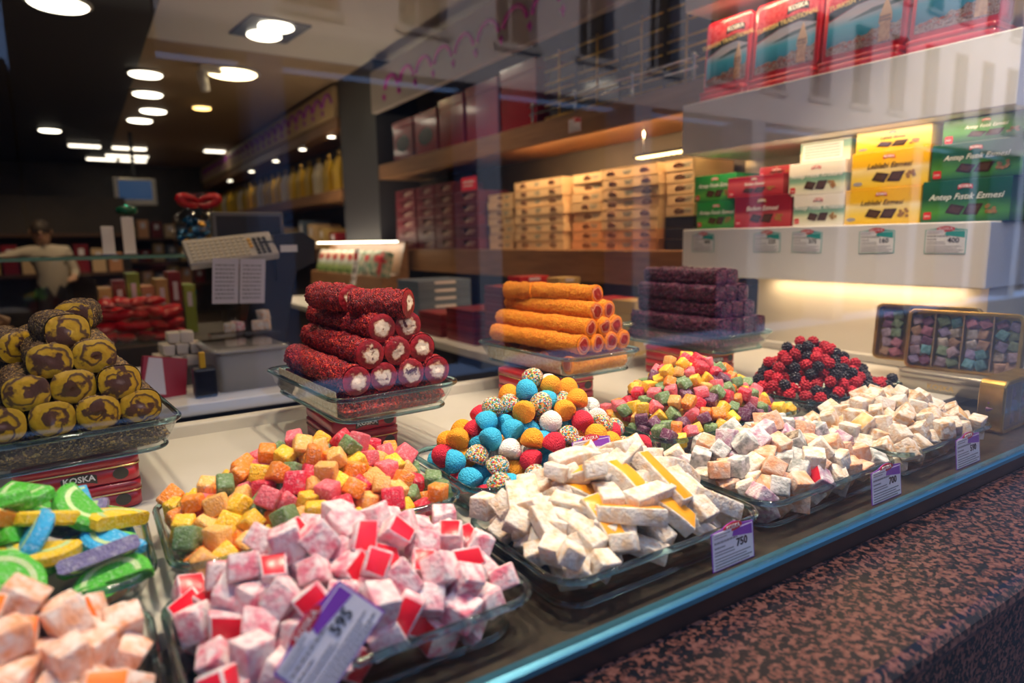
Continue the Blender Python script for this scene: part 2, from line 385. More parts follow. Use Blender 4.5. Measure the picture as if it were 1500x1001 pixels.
# ------------------------------------------------------------------ heaps: pieces dropped one by one until they fill the heap's outline
def deposit(w, d, r, H, zf, seed, nmax=420, tries=5200, rim=.044, ins=.018):
    rg = np.random.RandomState(seed); P = np.zeros((nmax, 3)); n = 0
    hw, hd = w/2-r*.85, d/2-r*.85
    def rest(x, y):
        base = max(zf, H(x, y)-4.6*r)+r                      # only the outer layers are laid; nothing shows of the core
        if n:
            q = P[:n]; dd = (q[:, 0]-x)**2+(q[:, 1]-y)**2; k = dd < 4*r*r
            if k.any(): base = max(base, float((q[k, 2]+np.sqrt(4*r*r-dd[k])).max()))
        if base < rim:                                       # below the rim the sloping glass keeps pieces in
            t = ins*(1-base/rim)+r*.25
            if abs(x) > hw-t or abs(y) > hd-t: return 9.0
        return base
    for t in range(tries):
        if n >= nmax: break
        x, y = rg.uniform(-hw, hw), rg.uniform(-hd, hd); z = rest(x, y)
        for k in range(6):
            best = (z, x, y); a0 = rg.uniform(0, 6.28)
            for a in range(5):
                X = min(hw, max(-hw, x+r*.55*math.cos(a0+a*1.257))); Y = min(hd, max(-hd, y+r*.55*math.sin(a0+a*1.257)))
                q = rest(X, Y)
                if q < best[0]-1e-5: best = (q, X, Y)
            if best[1] == x and best[2] == y: break
            z, x, y = best
        if z <= H(x, y)-r*.2:
            P[n] = (x, y, z); n += 1
    return P[:n]
def dome(w, d, zr, apex, ax=0.0, ay=0.0, p=2.0):
    def H(x, y):
        u = (x-ax)/((w/2-ax) if x > ax else (w/2+ax)); v = (y-ay)/((d/2-ay) if y > ay else (d/2+ay))
        return zr+(apex-zr)*max(0.0, 1-min(1, (abs(u)**p+abs(v)**p)**(1/p))**1.5)
    return H
def spawn(meshes, pos, origin, rotz, names, labels, cats, groups, choose, rots=None, child=None):
    """one object per piece; choose(i, p) picks the kind"""
    c, s = math.cos(rotz), math.sin(rotz); out = []
    for i, p in enumerate(pos):
        k = choose(i, p); me = meshes[k][i % len(meshes[k])]
        o = bpy.data.objects.new(names[k], me); COL.objects.link(o)
        o.location = (origin[0]+c*p[0]-s*p[1], origin[1]+s*p[0]+c*p[1], origin[2]+p[2])
        if rots is not None: o.rotation_euler = rots[i]
        elif k == 'cut':     # cut side lies more or less upward or outward
            n_ = Vector((RG.gauss(-.25, .5), RG.gauss(-.6, .45), RG.uniform(.35, 1))); o.rotation_euler = (n_.to_track_quat('Z', 'Y').to_matrix() @ Matrix.Rotation(RG.uniform(0, 6.28), 3, 'Z')).to_euler()
        else: o.rotation_euler = (RG.uniform(0, 6.28), RG.uniform(0, 6.28), RG.uniform(0, 6.28))
        tag(o, labels[k], cats, groups); out.append(o)
        if child and child[k] is not None:
            ch = mesh_obj(child[k][0], child[k][1], o)
    return out
RG = random.Random(7)
def chunk(sx, sy, sz, bev, jit, seed, mats, slots=None, segs=2, bend=0.0):
    """irregular block with rounded edges; slots: face normal axis -> material slot"""
    rg = random.Random(seed); bm = bmesh.new(); bmesh.ops.create_cube(bm, size=1)
    for v in bm.verts:
        v.co = Vector((v.co.x*sx+rg.uniform(-jit, jit), v.co.y*sy+rg.uniform(-jit, jit), v.co.z*sz+rg.uniform(-jit, jit)))
    if bend:
        ed = [e for e in bm.edges if abs(e.verts[0].co.x-e.verts[1].co.x) > sx*.5]
        bmesh.ops.subdivide_edges(bm, edges=ed, cuts=5, use_grid_fill=True)
        for v in bm.verts: v.co.z -= bend*(v.co.x/sx*2)**2
    bm.normal_update()
    if slots:
        for f in bm.faces:
            for (ax, sg), s_ in slots.items():
                if f.normal[ax]*sg > .8: f.material_index = s_
    big = [e for e in bm.edges if len(e.link_faces) == 2 and e.calc_face_angle(0) > .7]
    bmesh.ops.bevel(bm, geom=big, offset=bev, segments=segs, profile=.5, affect='EDGES', material=0)
    me = bpy.data.meshes.new('piece'); bm.to_mesh(me); bm.free()
    for m_ in mats: me.materials.append(m_)
    for p in me.polygons: p.use_smooth = True
    return me
# --- powdered cubes of Turkish delight
def powder(name, tint, white, lo=.38, hi=.62, **k): return mat(name, tuple(q*.92 for q in tint), .9, spec=.15, col2=tuple(q*.88 for q in white), nscale=85, lo=lo, hi=hi, detail=6, bump=.8, bscale=240, bdist=.003, sss=.12, hsv=.05, **k)
pw_pink = powder('powder_pink', (.84, .22, .30), (.94, .80, .81), .36, .58)
pw_rose = powder('powder_rose', (.86, .38, .45), (.93, .82, .82), .36, .58)
jelly_red = mat('jelly_red', (.85, .012, .035), .28, sss=.3, sssr=.008, hsv=.12)
pw_orange = powder('powder_peach', (.86, .40, .22), (.94, .80, .72), .36, .60)
jelly_orange = mat('jelly_orange', (.95, .20, .004), .3, sss=.3, sssr=.008, hsv=.08)
pw_white = powder('powder_white', (.84, .60, .38), (.93, .86, .77), .34, .56)
jelly_amber = mat('jelly_amber', (.95, .38, .010), .28, sss=.35, sssr=.008, hsv=.06)
pw_grey = powder('powder_grey', (.30, .32, .31), (.86, .84, .81), .36, .62)
pw_lilac = powder('powder_lilac', (.55, .28, .40), (.88, .78, .80), .36, .62)
pw_apricot = powder('powder_apricot', (.88, .42, .22), (.93, .75, .62), .38, .68)
pw_cream = powder('powder_cream', (.74, .44, .22), (.92, .83, .73), .38, .58)
jelly_honey = mat('jelly_honey', (.86, .42, .08), .35, sss=.3, hsv=.1, col2=(.90, .62, .35), nscale=60)
nuts_dark = mat('nut_dark', (.10, .06, .04), .6, col2=(.45, .36, .26), nscale=140)
# --- sugared jelly cubes
def sugar(name, c, k=.5):
    w = tuple(min(.95, q*.65+.32) for q in c)
    return mat(name, c, .42, col2=w, nscale=260, detail=5, lo=.50, hi=.74, bump=.9, bscale=420, bdist=.0025, sss=.25, sssr=.006, hsv=.16)
SG = {'yellow': sugar('sugar_yellow', (.95, .55, .02)), 'orange': sugar('sugar_orange', (.95, .27, .015)), 'amber': sugar('sugar_amber', (.93, .48, .12)),
      'red': sugar('sugar_red', (.78, .02, .06)), 'pink': sugar('sugar_pink', (.85, .14, .18)), 'green': sugar('sugar_green', (.16, .27, .10)),
      'purple': sugar('sugar_purple', (.14, .03, .09)), 'lime': sugar('sugar_lime', (.09, .58, .035)), 'blue': sugar('sugar_blue', (.02, .36, .68)), 'lilac': sugar('sugar_lilac', (.23, .21, .42)),
      'lemon': sugar('sugar_lemon', (.92, .62, .01)), 'tang': sugar('sugar_tangerine', (.95, .32, .01))}

def weighted(ws, seed):
    rg = random.Random(seed); ks = list(ws); tot = sum(ws.values())
    def f(i, p):
        t = rg.uniform(0, tot)
        for k in ks:
            t -= ws[k]
            if t <= 0: return k
        return ks[-1]
    return f
# ============ first row, by the glass: powdered Turkish delight
TB = .006
FR = [  # name, x0, x1, y0, y1
    ('peach', -.300, .024, .505, .715), ('rose', .036, .360, .505, .715), ('white', .384, .716, .500, .715),
    ('mixed', .730, 1.064, .508, .720), ('cream', 1.078, 1.408, .508, .720)]
lab = {'peach': 'glass tray heaped with powdered white and orange delight cubes', 'rose': 'glass tray heaped with pink and red Turkish delight cubes',
       'white': 'glass tray heaped with long white and amber delight bars', 'mixed': 'glass tray heaped with pale peach, grey and lilac delight cubes',
       'cream': 'glass tray heaped with cream delight cubes beside gold tin'}
geo = {}
for n, x0, x1, y0, y1 in FR:
    geo[n] = (x1-x0, y1-y0, ((x0+x1)/2, (y0+y1)/2, 0.0)); make_tray(x1-x0, y1-y0, .044, geo[n][2], 0, lab[n])
S = .0275
def cube_set(mats, slots, seed, s=S, n=4, bev=.0022, jit=.0022): return [chunk(s*(1+.18*math.sin(i*2.1+seed)), s*(1-.12*math.cos(i*1.7+seed)), s*(1+.1*math.cos(i+seed)), bev, jit, seed*31+i, mats, slots) for i in range(n)]
CUT = {(2, 1): 1, (2, -1): 1}
# pink and red cubes
w, d, c = geo['rose']; H = dome(w, d, .066, .130, -.01, .035)
pos = deposit(w-.02, d-.006, S*.53, H, TB, 11, 330)
spawn({'pow': cube_set([pw_pink], None, 1)+cube_set([pw_rose], None, 2), 'cut': cube_set([pw_pink, jelly_red], CUT, 3)+cube_set([pw_rose, jelly_red], {(2, 1): 1, (0, 1): 1}, 4)}, pos, c, 0,
      {'pow': 'rose_delight', 'cut': 'rose_delight'}, {'pow': 'pale pink sugar-powdered delight cube in the pink heap', 'cut': 'powdered pink delight cube with a shiny cut red face'},
      'candy', 'pink Turkish delight cubes in the front tray', weighted({'pow': .62, 'cut': .38}, 5))
# peach and orange cubes
w, d, c = geo['peach']; H = dome(w, d, .066, .124, .02, .03)
pos = deposit(w-.02, d-.006, S*.56, H, TB, 12, 260)
spawn({'pow': cube_set([pw_orange], None, 5, S*1.08)+cube_set([pw_orange], None, 6, S), 'cut': cube_set([pw_orange, jelly_orange], CUT, 7, S*1.05)}, pos, c, 0,
      {'pow': 'peach_delight', 'cut': 'peach_delight'}, {'pow': 'whitish peach powdered delight cube in the orange heap', 'cut': 'powdered delight cube with a bright orange cut face'},
      'candy', 'orange Turkish delight cubes in the corner tray', weighted({'pow': .58, 'cut': .42}, 6))
# mixed pale cubes
w, d, c = geo['mixed']; H = dome(w, d, .062, .106, .0, .03)
pos = deposit(w-.02, d-.006, S*.52, H, TB, 13, 300)
spawn({'grey': cube_set([pw_grey], None, 8), 'peach': cube_set([pw_apricot], None, 9), 'lilac': cube_set([pw_lilac], None, 10), 'cream': cube_set([pw_white], None, 11),
       'nut': cube_set([pw_grey, nuts_dark], {(2, 1): 1}, 12), 'red': cube_set([pw_lilac, jelly_red], {(2, 1): 1}, 13)}, pos, c, 0,
      {k: 'mixed_delight' for k in ('grey', 'peach', 'lilac', 'cream', 'nut', 'red')},
      {'grey': 'greyish white powdered delight cube in the mixed pale heap', 'peach': 'peach coloured powdered delight cube in the mixed pale heap', 'lilac': 'faint lilac powdered delight cube in the mixed pale heap',
       'cream': 'off-white powdered delight cube in the mixed pale heap', 'nut': 'powdered delight cube with dark nutty face in mixed heap', 'red': 'lilac powdered delight cube with a red cut face'},
      'candy', 'mixed pale Turkish delight cubes', weighted({'grey': .24, 'peach': .36, 'lilac': .12, 'cream': .22, 'nut': .03, 'red': .03}, 7))
# cream cubes
w, d, c = geo['cream']; H = dome(w, d, .060, .108, .02, .03)
pos = deposit(w-.02, d-.006, S*.51, H, TB, 14, 300)
spawn({'pow': cube_set([pw_cream], None, 14)+cube_set([pw_white], None, 15), 'cut': cube_set([pw_cream, jelly_honey], CUT, 16)}, pos, c, 0,
      {'pow': 'cream_delight', 'cut': 'cream_delight'}, {'pow': 'cream powdered delight cube in the heap beside gold tin', 'cut': 'cream powdered delight cube with honey-coloured cut face'},
      'candy', 'cream Turkish delight cubes', weighted({'pow': .86, 'cut': .14}, 8))
# long bars: laid on a height map, each one tilted the way it comes to rest
def lay(w, d, L, Wd, T, H, zf, seed, n, tries=2600, yaw=None, pc=66):
    res = .004; nx, ny = int(w/res)+1, int(d/res)+1; rg = np.random.RandomState(seed); out = []
    gx, gy = np.meshgrid(np.linspace(-w/2, w/2, nx), np.linspace(-d/2, d/2, ny), indexing='ij')
    hm = np.array([[max(zf, H(gx[i, j], gy[i, j])-.052) for j in range(ny)] for i in range(nx)])
    for t in range(tries):
        if len(out) >= n: break
        a = rg.uniform(-math.pi, math.pi) if yaw is None else yaw(rg)
        x = rg.uniform(-w/2+.02, w/2-.02); y = rg.uniform(-d/2+.02, d/2-.02)
        ca, sa = math.cos(a), math.sin(a); lx = (gx-x)*ca+(gy-y)*sa; ly = -(gx-x)*sa+(gy-y)*ca
        if abs(x)+abs(ca)*L/2*.85 > w/2 or abs(y)+abs(sa)*L/2*.85 > d/2: continue
        m1 = (abs(ly) < Wd*.42) & (lx > 0) & (lx < L*.48); m2 = (abs(ly) < Wd*.42) & (lx < 0) & (lx > -L*.48)
        if not m1.any() or not m2.any(): continue
        h1, h2 = np.percentile(hm[m1], pc), np.percentile(hm[m2], pc)
        tilt = math.atan2(h1-h2, L*.5); tilt = max(-.6, min(.6, tilt)); zc = (h1+h2)/2+T/2
        if zc > H(x, y): continue
        m_ = (abs(ly) < Wd*.45) & (abs(lx) < L*.46)
        hm[m_] = np.maximum(hm[m_], zc+T*.36+lx[m_]*math.tan(tilt)); out.append((x, y, zc, a, tilt, rg.uniform(-.25, .25)))
    return out
w, d, c = geo['white']; H = dome(w, d, .060, .124, .01, .035)
L, Wd, T = .080, .0265, .0195
bars = lay(w-.036, d-.03, L, Wd, T, H, TB, 21, 190, 4200)
rots = [Euler((b[5], -b[4], b[3])) for b in bars]
def bar_set(slots, seed, mats): return [chunk(L*(1+.1*math.sin(i*3+seed)), Wd, T, .0022, .0022, seed*7+i, mats, slots, bend=.004*(i % 3)) for i in range(4)]
tops = sorted(range(len(bars)), key=lambda i: -bars[i][2]); amb = set([i for i in tops[:60] if i % 5 in (0, 2)])
spawn({'pow': bar_set(None, 3, [pw_white]), 'cut': bar_set({(2, 1): 1}, 9, [pw_white, jelly_amber])}, [b[:3] for b in bars], c, 0, {'pow': 'delight_bar', 'cut': 'delight_bar'},
      {'pow': 'long white powdered delight bar in the heap of bars', 'cut': 'long white delight bar with a glossy amber top'}, 'candy', 'long delight bars in the front tray',
      lambda i, p: 'cut' if i in amb else 'pow', rots)
# short ends filling the left corner of that tray
pos = deposit(.10, d-.006, .0155, lambda x, y: .075, TB, 23, 40)
spawn({'pow': cube_set([pw_white], None, 17, .026)}, [p for p in pos if p[2] > .04], (c[0]-w/2+.06, c[1], 0), 0, {'pow': 'delight_cube'}, {'pow': 'short white powdered delight end beside the long bars'}, 'candy', 'short white delight ends', lambda i, p: 'pow')
# ============ second row on the white board
BZ = .0205
SR = [('slices', -.320, .036, .722, .935), ('jelly', .050, .396, .722, .945), ('domes', .410, .760, .722, .940), ('jelly2', .778, 1.148, .728, .945), ('berries', 1.192, 1.535, .732, .950)]
lab2 = {'slices': 'teal glass tray heaped with green and yellow jelly fruit slices', 'jelly': 'glass tray heaped with sugared jelly cubes behind pink delight',
        'domes': 'glass tray heaped with multicoloured sprinkled candy domes', 'jelly2': 'glass tray heaped with small jelly cubes including purple ones', 'berries': 'dark glass tray heaped with red and black berry gums'}
for n, x0, x1, y0, y1 in SR:
    geo[n] = (x1-x0, y1-y0, ((x0+x1)/2, (y0+y1)/2, BZ)); make_tray(x1-x0, y1-y0, .046, geo[n][2], 0, lab2[n], 'pyrex_dark' if n in ('slices', 'berries', 'domes') else 'pyrex_rim')
def sug_spawn(n, s, apex, ax, ay, seed, ws, where, grp, nmax, rr=.53, nm='jelly_cube'):
    w, d, c = geo[n]; H = dome(w, d, .060, apex, ax, ay)
    pos = deposit(w-.02, d-.008, s*rr, H, TB, seed, nmax)
    names = {k: nm for k in ws}
    spawn({k: cube_set([SG[k]], None, 20+i, s, 3, s*.14, s*.07) for i, k in enumerate(ws)}, pos, c, 0, names, {k: 'sugared %s jelly cube %s' % (k, where) for k in ws}, 'candy', grp, weighted(ws, seed))
    return len(pos)
sug_spawn('jelly', .0235, .124, .03, .045, 31, {'yellow': .20, 'orange': .18, 'amber': .17, 'red': .12, 'pink': .14, 'green': .19}, 'in the heap behind pink delight', 'jelly cubes behind the pink delight', 300)
sug_spawn('jelly2', .0205, .160, .0, .03, 32, {'yellow': .20, 'orange': .13, 'amber': .10, 'red': .10, 'pink': .16, 'green': .18, 'purple': .13}, 'in the heap with purple cubes', 'jelly cubes with purple among them', 300, nm='small_jelly_cube')
# candy domes
def dome_mesh(m_, seed):
    rg = random.Random(seed); r = .0180; f = rg.uniform(.92, 1.08)
    prof = [(.0001, -.011), (r*.80, -.011), (r*.96, -.0085), (r*1.0, -.004), (r*.94, .003), (r*.76, .010*f), (r*.48, .0148*f), (r*.2, .0168*f), (.0001, .0172*f)]
    mb = MB(); mb.lathe(prof, 16); return mb.mesh('candy_dome', m_)
def nonp(name, c, c2, bs=480): return mat(name, c, .7, col2=c2, nscale=500, lo=.35, hi=.75, bump=1.0, bscale=bs, btype='vor', hsv=.05, bdist=.0016)
dm = {'red': nonp('dome_red', (.66, .006, .030), (.80, .02, .06)), 'orange': nonp('dome_orange', (.97, .33, .004), (1.0, .44, .01)), 'blue': nonp('dome_blue', (.01, .44, .74), (.08, .62, .88)),
      'white': nonp('dome_white', (.92, .84, .74), (.96, .92, .85)),
      'sprinkle': mat('dome_sprinkles', (.9, .75, .25), .45, col2=[(.75, .03, .05), (.9, .85, .75), (.05, .40, .55), (.95, .45, .03), (.10, .32, .08), (.85, .80, .70)], nscale=420, ntype='cells', bump=1.0, bscale=420, btype='vor', bdist=.003)}
w, d, c = geo['domes']; H = dome(w, d, .058, .160, .04, .045, 2.2)
pos = deposit(w-.016, d-.008, .0163, H, TB, 33, 220)
ws = {'red': .17, 'orange': .24, 'blue': .20, 'white': .14, 'sprinkle': .25}; dn = {'red': 'dark red', 'orange': 'orange', 'blue': 'bright blue', 'white': 'white'}
rots = [Euler((RG.gauss(0, .8), RG.gauss(0, .8), RG.uniform(0, 6.28))) for _ in pos]
spawn({k: [dome_mesh(dm[k], 40+i) for i in range(3)] for k in ws}, pos, c, 0, {k: 'candy_dome' for k in ws},
      {k: ('candy dome covered in rainbow sprinkles in the multicoloured heap' if k == 'sprinkle' else dn[k]+' crumb-coated candy dome in the multicoloured heap') for k in ws}, 'candy', 'crumb-coated candy domes', weighted(ws, 9), rots)
# berry gums
def berry_mesh(m_, seed):
    rg = random.Random(seed); bm = bmesh.new(); n = 34; R0 = .0098
    for i in range(n):
        zz = 1-2*(i+.5)/n; a = i*2.39996; rr_ = math.sqrt(1-zz*zz)
        p = Vector((rr_*math.cos(a)*R0, rr_*math.sin(a)*R0, zz*R0*.95+.001))
        bmesh.ops.create_icosphere(bm, subdivisions=1, radius=.0034+rg.uniform(-.0003, .0003), matrix=Matrix.Translation(p))
    bmesh.ops.create_icosphere(bm, subdivisions=2, radius=R0*1.05)
    me = bpy.data.meshes.new('berry_gum'); bm.to_mesh(me); bm.free(); me.materials.append(m_)
    for p in me.polygons: p.use_smooth = True
    return me
bm_red = mat('berry_red', (.50, .004, .02), .6, hsv=.25, sss=.15); bm_blk = mat('berry_black', (.012, .012, .020), .28)
w, d, c = geo['berries']; H = dome(w, d, .062, .153, -.02, .025)
pos = deposit(w-.016, d-.008, .0124, H, TB, 34, 320)
spawn({'red': [berry_mesh(bm_red, i) for i in range(2)], 'black': [berry_mesh(bm_blk, 5+i) for i in range(2)]}, pos, c, 0, {'red': 'berry_gum', 'black': 'berry_gum'},
      {'red': 'red raspberry-shaped gum in the heap by the cream wall', 'black': 'black blackberry-shaped gum in the heap by the cream wall'}, 'candy', 'raspberry and blackberry gums', weighted({'red': .56, 'black': .44}, 10))
# jelly fruit slices: half moons with a white pith
def slice_mesh(m_, seed):
    Rr, T_ = .0365, .0150; n = 14; mb = MB(); ring = []
    prof = [(0, -T_/2), (Rr*.9, -T_/2), (Rr, -T_*.3), (Rr, T_*.3), (Rr*.9, T_/2), (0, T_/2)]
    rings = []
    for k in range(n+1):
        a = math.pi*k/n; rings.append([(r_*math.cos(a), r_*math.sin(a)-.014, z) for r_, z in prof])
    mb.rings(rings, smooth=False); return mb.mesh('jelly_slice', m_)
def pith_mesh(m_):
    n = 14; mb = MB(); R1, R2, z = .0225, .0278, .0079; rings = []
    for k in range(n+1):
        a = R(6)+R(168)*k/n; rings.append([(r_*math.cos(a), r_*math.sin(a)-.014, q) for r_, q in ((R1, -z), (R2, -z), (R2, z), (R1, z))])
    mb.rings(rings, smooth=False); return mb.mesh('pith', m_)
pm = pith_mesh(sugar('sugar_white', (.58, .78, .36)))
w, d, c = geo['slices']; H = dome(w, d, .062, .126, .03, .02)
sl = lay(w-.012, d-.012, .064, .044, .0130, H, TB, 35, 150, 5000, pc=78)
ws = {'lime': .60, 'lemon': .17, 'blue': .12, 'lilac': .09, 'tang': .02}; sn = {'lime': 'bright green', 'lemon': 'yellow', 'blue': 'blue', 'lilac': 'greyish purple', 'tang': 'orange'}
rots = [Euler((s_[5]+RG.gauss(0, .35), -s_[4]+RG.gauss(0, .2), s_[3])) for s_ in sl]
spawn({k: [slice_mesh(SG[k], 0)] for k in ws}, [s_[:3] for s_ in sl], c, 0, {k: 'jelly_slice' for k in ws}, {k: sn[k]+' sugared half-moon jelly slice in the slice heap' for k in ws}, 'candy', 'half-moon jelly fruit slices', weighted(ws, 11), rots,
      {k: ('pith', pm) for k in ws})
# ------------------------------------------------------------------ third row: trays of rolls raised on pairs of red tins
tin_red = mat('tin_red', (.50, .016, .020), .30, col2=(.38, .008, .014), nscale=14, coat=.5)
tin_gold = mat('tin_gold', (.70, .48, .20), .25, metal=.9)
tin_dark = mat('tin_dark_scroll', (.05, .045, .03), .4)
def banner(parent, cx, y, z, s, txt='KOSKA', m_=None, tm=None, axis_rot=None):
    """curved name scroll: dark ribbon with light letters"""
    mb = MB(); n = 10; top = []; bot = []
    for k in range(n+1):
        u = -1+2*k/n; top.append((cx+u*s*2.1, z+s*.62-u*u*s*.42)); bot.append((cx+u*s*2.1, z-s*.62-u*u*s*.42))
    mb.prism(top+bot[::-1], y-.0003, y+.0002); b = mb.build('scroll', m_ or tin_dark, parent)
    put_text(b, txt, s*1.15, tm or MT['white_print'], cx, y-.0007, z-s*.12, bold=s*.03)
    return b
def make_tin(w, d, h, parent_loc, rotz, label, group='red tins under the raised trays'):
    t = thing('sweet_tin', label, 'tin', parent_loc, rotz, group)
    mb = MB(); mb.rings([rrect(w-.006, d-.006, .012, 0), rrect(w, d, .014, .003), rrect(w, d, .014, h*.62)]); mb.build('tin_body', tin_red, t)
    mb = MB(); mb.rings([rrect(w+.003, d+.003, .015, h*.60), rrect(w+.003, d+.003, .015, h*.66)]); mb.build('tin_seam', tin_gold, t)
    mb = MB(); mb.rings([rrect(w+.002, d+.002, .015, h*.66), rrect(w+.002, d+.002, .015, h*.96), rrect(w-.006, d-.006, .013, h)]); mb.build('tin_lid', tin_red, t)
    banner(t, 0, -d/2-.0012, h*.40, h*.26)
    e = MB(); e.prism(ellipse(.010, h*.22, w*.34, h*.36), -d/2-.001, -d/2+.001); e.build('emblem', tin_dark, t)
    return t
def make_wrapped_tins(x, y, rotz, w, d, where):
    for k in range(2):
        make_tin(w, d, .0395, (x, y, BZ+k*.0400), rotz, '%s red tin with scroll emblem under %s' % (('lower', 'upper')[k], where))
make_wrapped_tins(-.030, 1.185, 0, .150, .21, 'brown pistachio rolls')
make_wrapped_tins(.412, 1.215, 0, .125, .18, 'dark red rolls')
make_wrapped_tins(.885, 1.225, 0, .140, .20, 'orange rolls')
make_wrapped_tins(1.405, 1.255, 0, .150, .20, 'dark purple bars')
RZ = BZ+.0802
def coat_tube(rx, rz, L, seed, amp, nseg=40, nl=46, sq=2.0, bend=0.0, cutback=.0):
    """roll along +y, front end open for the cut face; crumb-coated skin pushed in and out"""
    rg = np.random.RandomState(seed); rings = []
    ph = rg.uniform(0, 6.28, 4)
    for j in range(nl+1):
        y = cutback+(L-cutback)*j/nl; ring = []
        er = 1.0
        if L-y < rz*.5: er = math.sqrt(max(.05, 1-((rz*.5-(L-y))/(rz*.5))**2))*.5+.5
        wob = 1+.035*math.sin(y*38+ph[0])+.03*math.sin(y*71+ph[1])
        for k in range(nseg):
            a = 2*math.pi*k/nseg; c_, s_ = math.cos(a), math.sin(a)
            q = (abs(c_)**sq+abs(s_)**sq)**(-1/sq)
            dd = rg.uniform(-amp, amp) if 0 < j else amp*.2
            r_ = q*wob*er
            ring.append((rx*r_*c_+dd*c_+bend*math.sin(math.pi*y/L), y, rz*r_*s_+dd*s_))
        rings.append(ring)
    mb = MB(); mb.rings(rings, smooth=True, cap0=False, cap1=True); return mb
def end_face(rx, rz, seed, sq=2.0, k0=1.0, bulge=.003, ns=32, y0=0.0):
    rg = np.random.RandomState(seed); mb = MB(); rings = []
    for rr_ in (1.0, .93, .75, .5, .25, .02):
        ring = []
        for k in range(ns):
            a = 2*math.pi*k/ns; q = (abs(math.cos(a))**sq+abs(math.sin(a))**sq)**(-1/sq)*rr_*k0
            ring.append((rx*q*math.cos(a), y0-bulge*(1-rr_**3)*(1+.25*math.sin(a+seed)), rz*q*math.sin(a)))
        rings.append(ring)
    mb.rings(rings, smooth=True, cap0=False); return mb
def swirl_mat(name, cols, rad=.03, turns=0.0, dist=.5, rough=.35, nscale=110, bump=.5, patch=None):
    """cut end: filling rings or a spiral around the middle, pushed about by noise; patch = a second filling in blots"""
    m_ = bpy.data.materials.new(name); m_.use_nodes = True; nt = m_.node_tree; N = nt.nodes; b = N['Principled BSDF']; b.inputs['Roughness'].default_value = rough
    def mth(op, a, b_=None, c=None):
        q = N.new('ShaderNodeMath'); q.operation = op
        for i, v in enumerate((a, b_, c)):
            if v is None: continue
            if isinstance(v, (int, float)): q.inputs[i].default_value = v
            else: _lnk(nt, v, q.inputs[i])
        return q.outputs[0]
    tc = N.new('ShaderNodeTexCoord'); oi = N.new('ShaderNodeObjectInfo'); w_ = mth('MULTIPLY', oi.outputs['Random'], 40.0)
    def noise(sc, det):
        no = N.new('ShaderNodeTexNoise'); no.inputs['Scale'].default_value = sc; no.inputs['Detail'].default_value = det; no.noise_dimensions = '4D'
        _lnk(nt, tc.outputs['Object'], no.inputs['Vector']); _lnk(nt, w_, no.inputs['W']); return no.outputs[0]
    n1 = noise(nscale, 4); n2 = noise(nscale*.45, 2)
    sx = N.new('ShaderNodeSeparateXYZ'); _lnk(nt, tc.outputs['Object'], sx.inputs[0])
    off = mth('MULTIPLY_ADD', n2, rad*.9, -rad*.45)
    x = mth('ADD', sx.outputs[0], off); z = mth('SUBTRACT', sx.outputs[2], off)
    r = mth('DIVIDE', mth('SQRT', mth('ADD', mth('MULTIPLY', x, x), mth('MULTIPLY', z, z))), rad)
    v = mth('ADD', r, mth('MULTIPLY_ADD', n1, dist, -dist*.5))
    if turns:
        an = mth('DIVIDE', mth('ARCTAN2', z, x), 6.2832); v = mth('FRACT', mth('ADD', mth('MULTIPLY', v, turns), mth('ADD', an, mth('MULTIPLY', oi.outputs['Random'], 7.0))))
    cr = N.new('ShaderNodeValToRGB'); E_ = cr.color_ramp.elements
    while len(E_) < len(cols): E_.new(.5)
    for i, (p, c) in enumerate(cols): E_[i].position = p; E_[i].color = (*c, 1)
    _lnk(nt, v, cr.inputs[0]); out = cr.outputs[0]
    if patch:
        n3 = noise(nscale*.55, 3); mr = N.new('ShaderNodeMapRange'); mr.inputs['From Min'].default_value = patch[1]; mr.inputs['From Max'].default_value = patch[1]+.05
        _lnk(nt, mth('MULTIPLY_ADD', r, -.22, n3), mr.inputs[0]); mx = N.new('ShaderNodeMixRGB'); _lnk(nt, mr.outputs[0], mx.inputs[0]); _lnk(nt, out, mx.inputs[1]); mx.inputs[2].default_value = (*patch[0], 1); out = mx.outputs[0]
    _lnk(nt, out, b.inputs['Base Color'])
    bp = N.new('ShaderNodeBump'); bp.inputs['Strength'].default_value = bump; bp.inputs['Distance'].default_value = .003; _lnk(nt, n1, bp.inputs['Height']); _lnk(nt, bp.outputs[0], b.inputs['Normal'])
    return m_
def crumbs(name, cols, scale=420, rough=.45, bump=1.0, sp=.5): return mat(name, cols[0], rough, spec=sp, col2=cols[1:], nscale=scale, ntype='cells', bump=bump, bscale=scale, btype='vor', rnd=True, bdist=.003)
cm_red = crumbs('crumbs_dark_red', [(.20, .004, .010), (.34, .008, .014), (.10, .003, .010), (.52, .016, .020), (.24, .02, .05), (.70, .06, .03), (.22, .005, .010)], 300)
cm_org = crumbs('crumbs_orange', [(.93, .27, .004), (.96, .33, .008), (.84, .18, .003), (.98, .40, .03), (.90, .24, .004)], 430, .8, 1.0)
cm_brn = crumbs('crumbs_brown', [(.055, .026, .015), (.080, .038, .020), (.040, .020, .013), (.12, .065, .03), (.34, .20, .05)], 380, .55)
cm_pur = crumbs('crumbs_purple', [(.028, .002, .018), (.060, .003, .034), (.016, .002, .013), (.13, .007, .055), (.036, .003, .028), (.22, .04, .07), (.022, .002, .018)], 270, .32)
sw_red = swirl_mat('nougat_red', [(0, (.66, .54, .40)), (.42, (.72, .62, .48)), (.52, (.50, .30, .18)), (.60, (.16, .008, .012)), (1.0, (.36, .008, .014))], rad=.026, dist=.55, nscale=130, bump=.8, patch=((.10, .02, .02), .50))
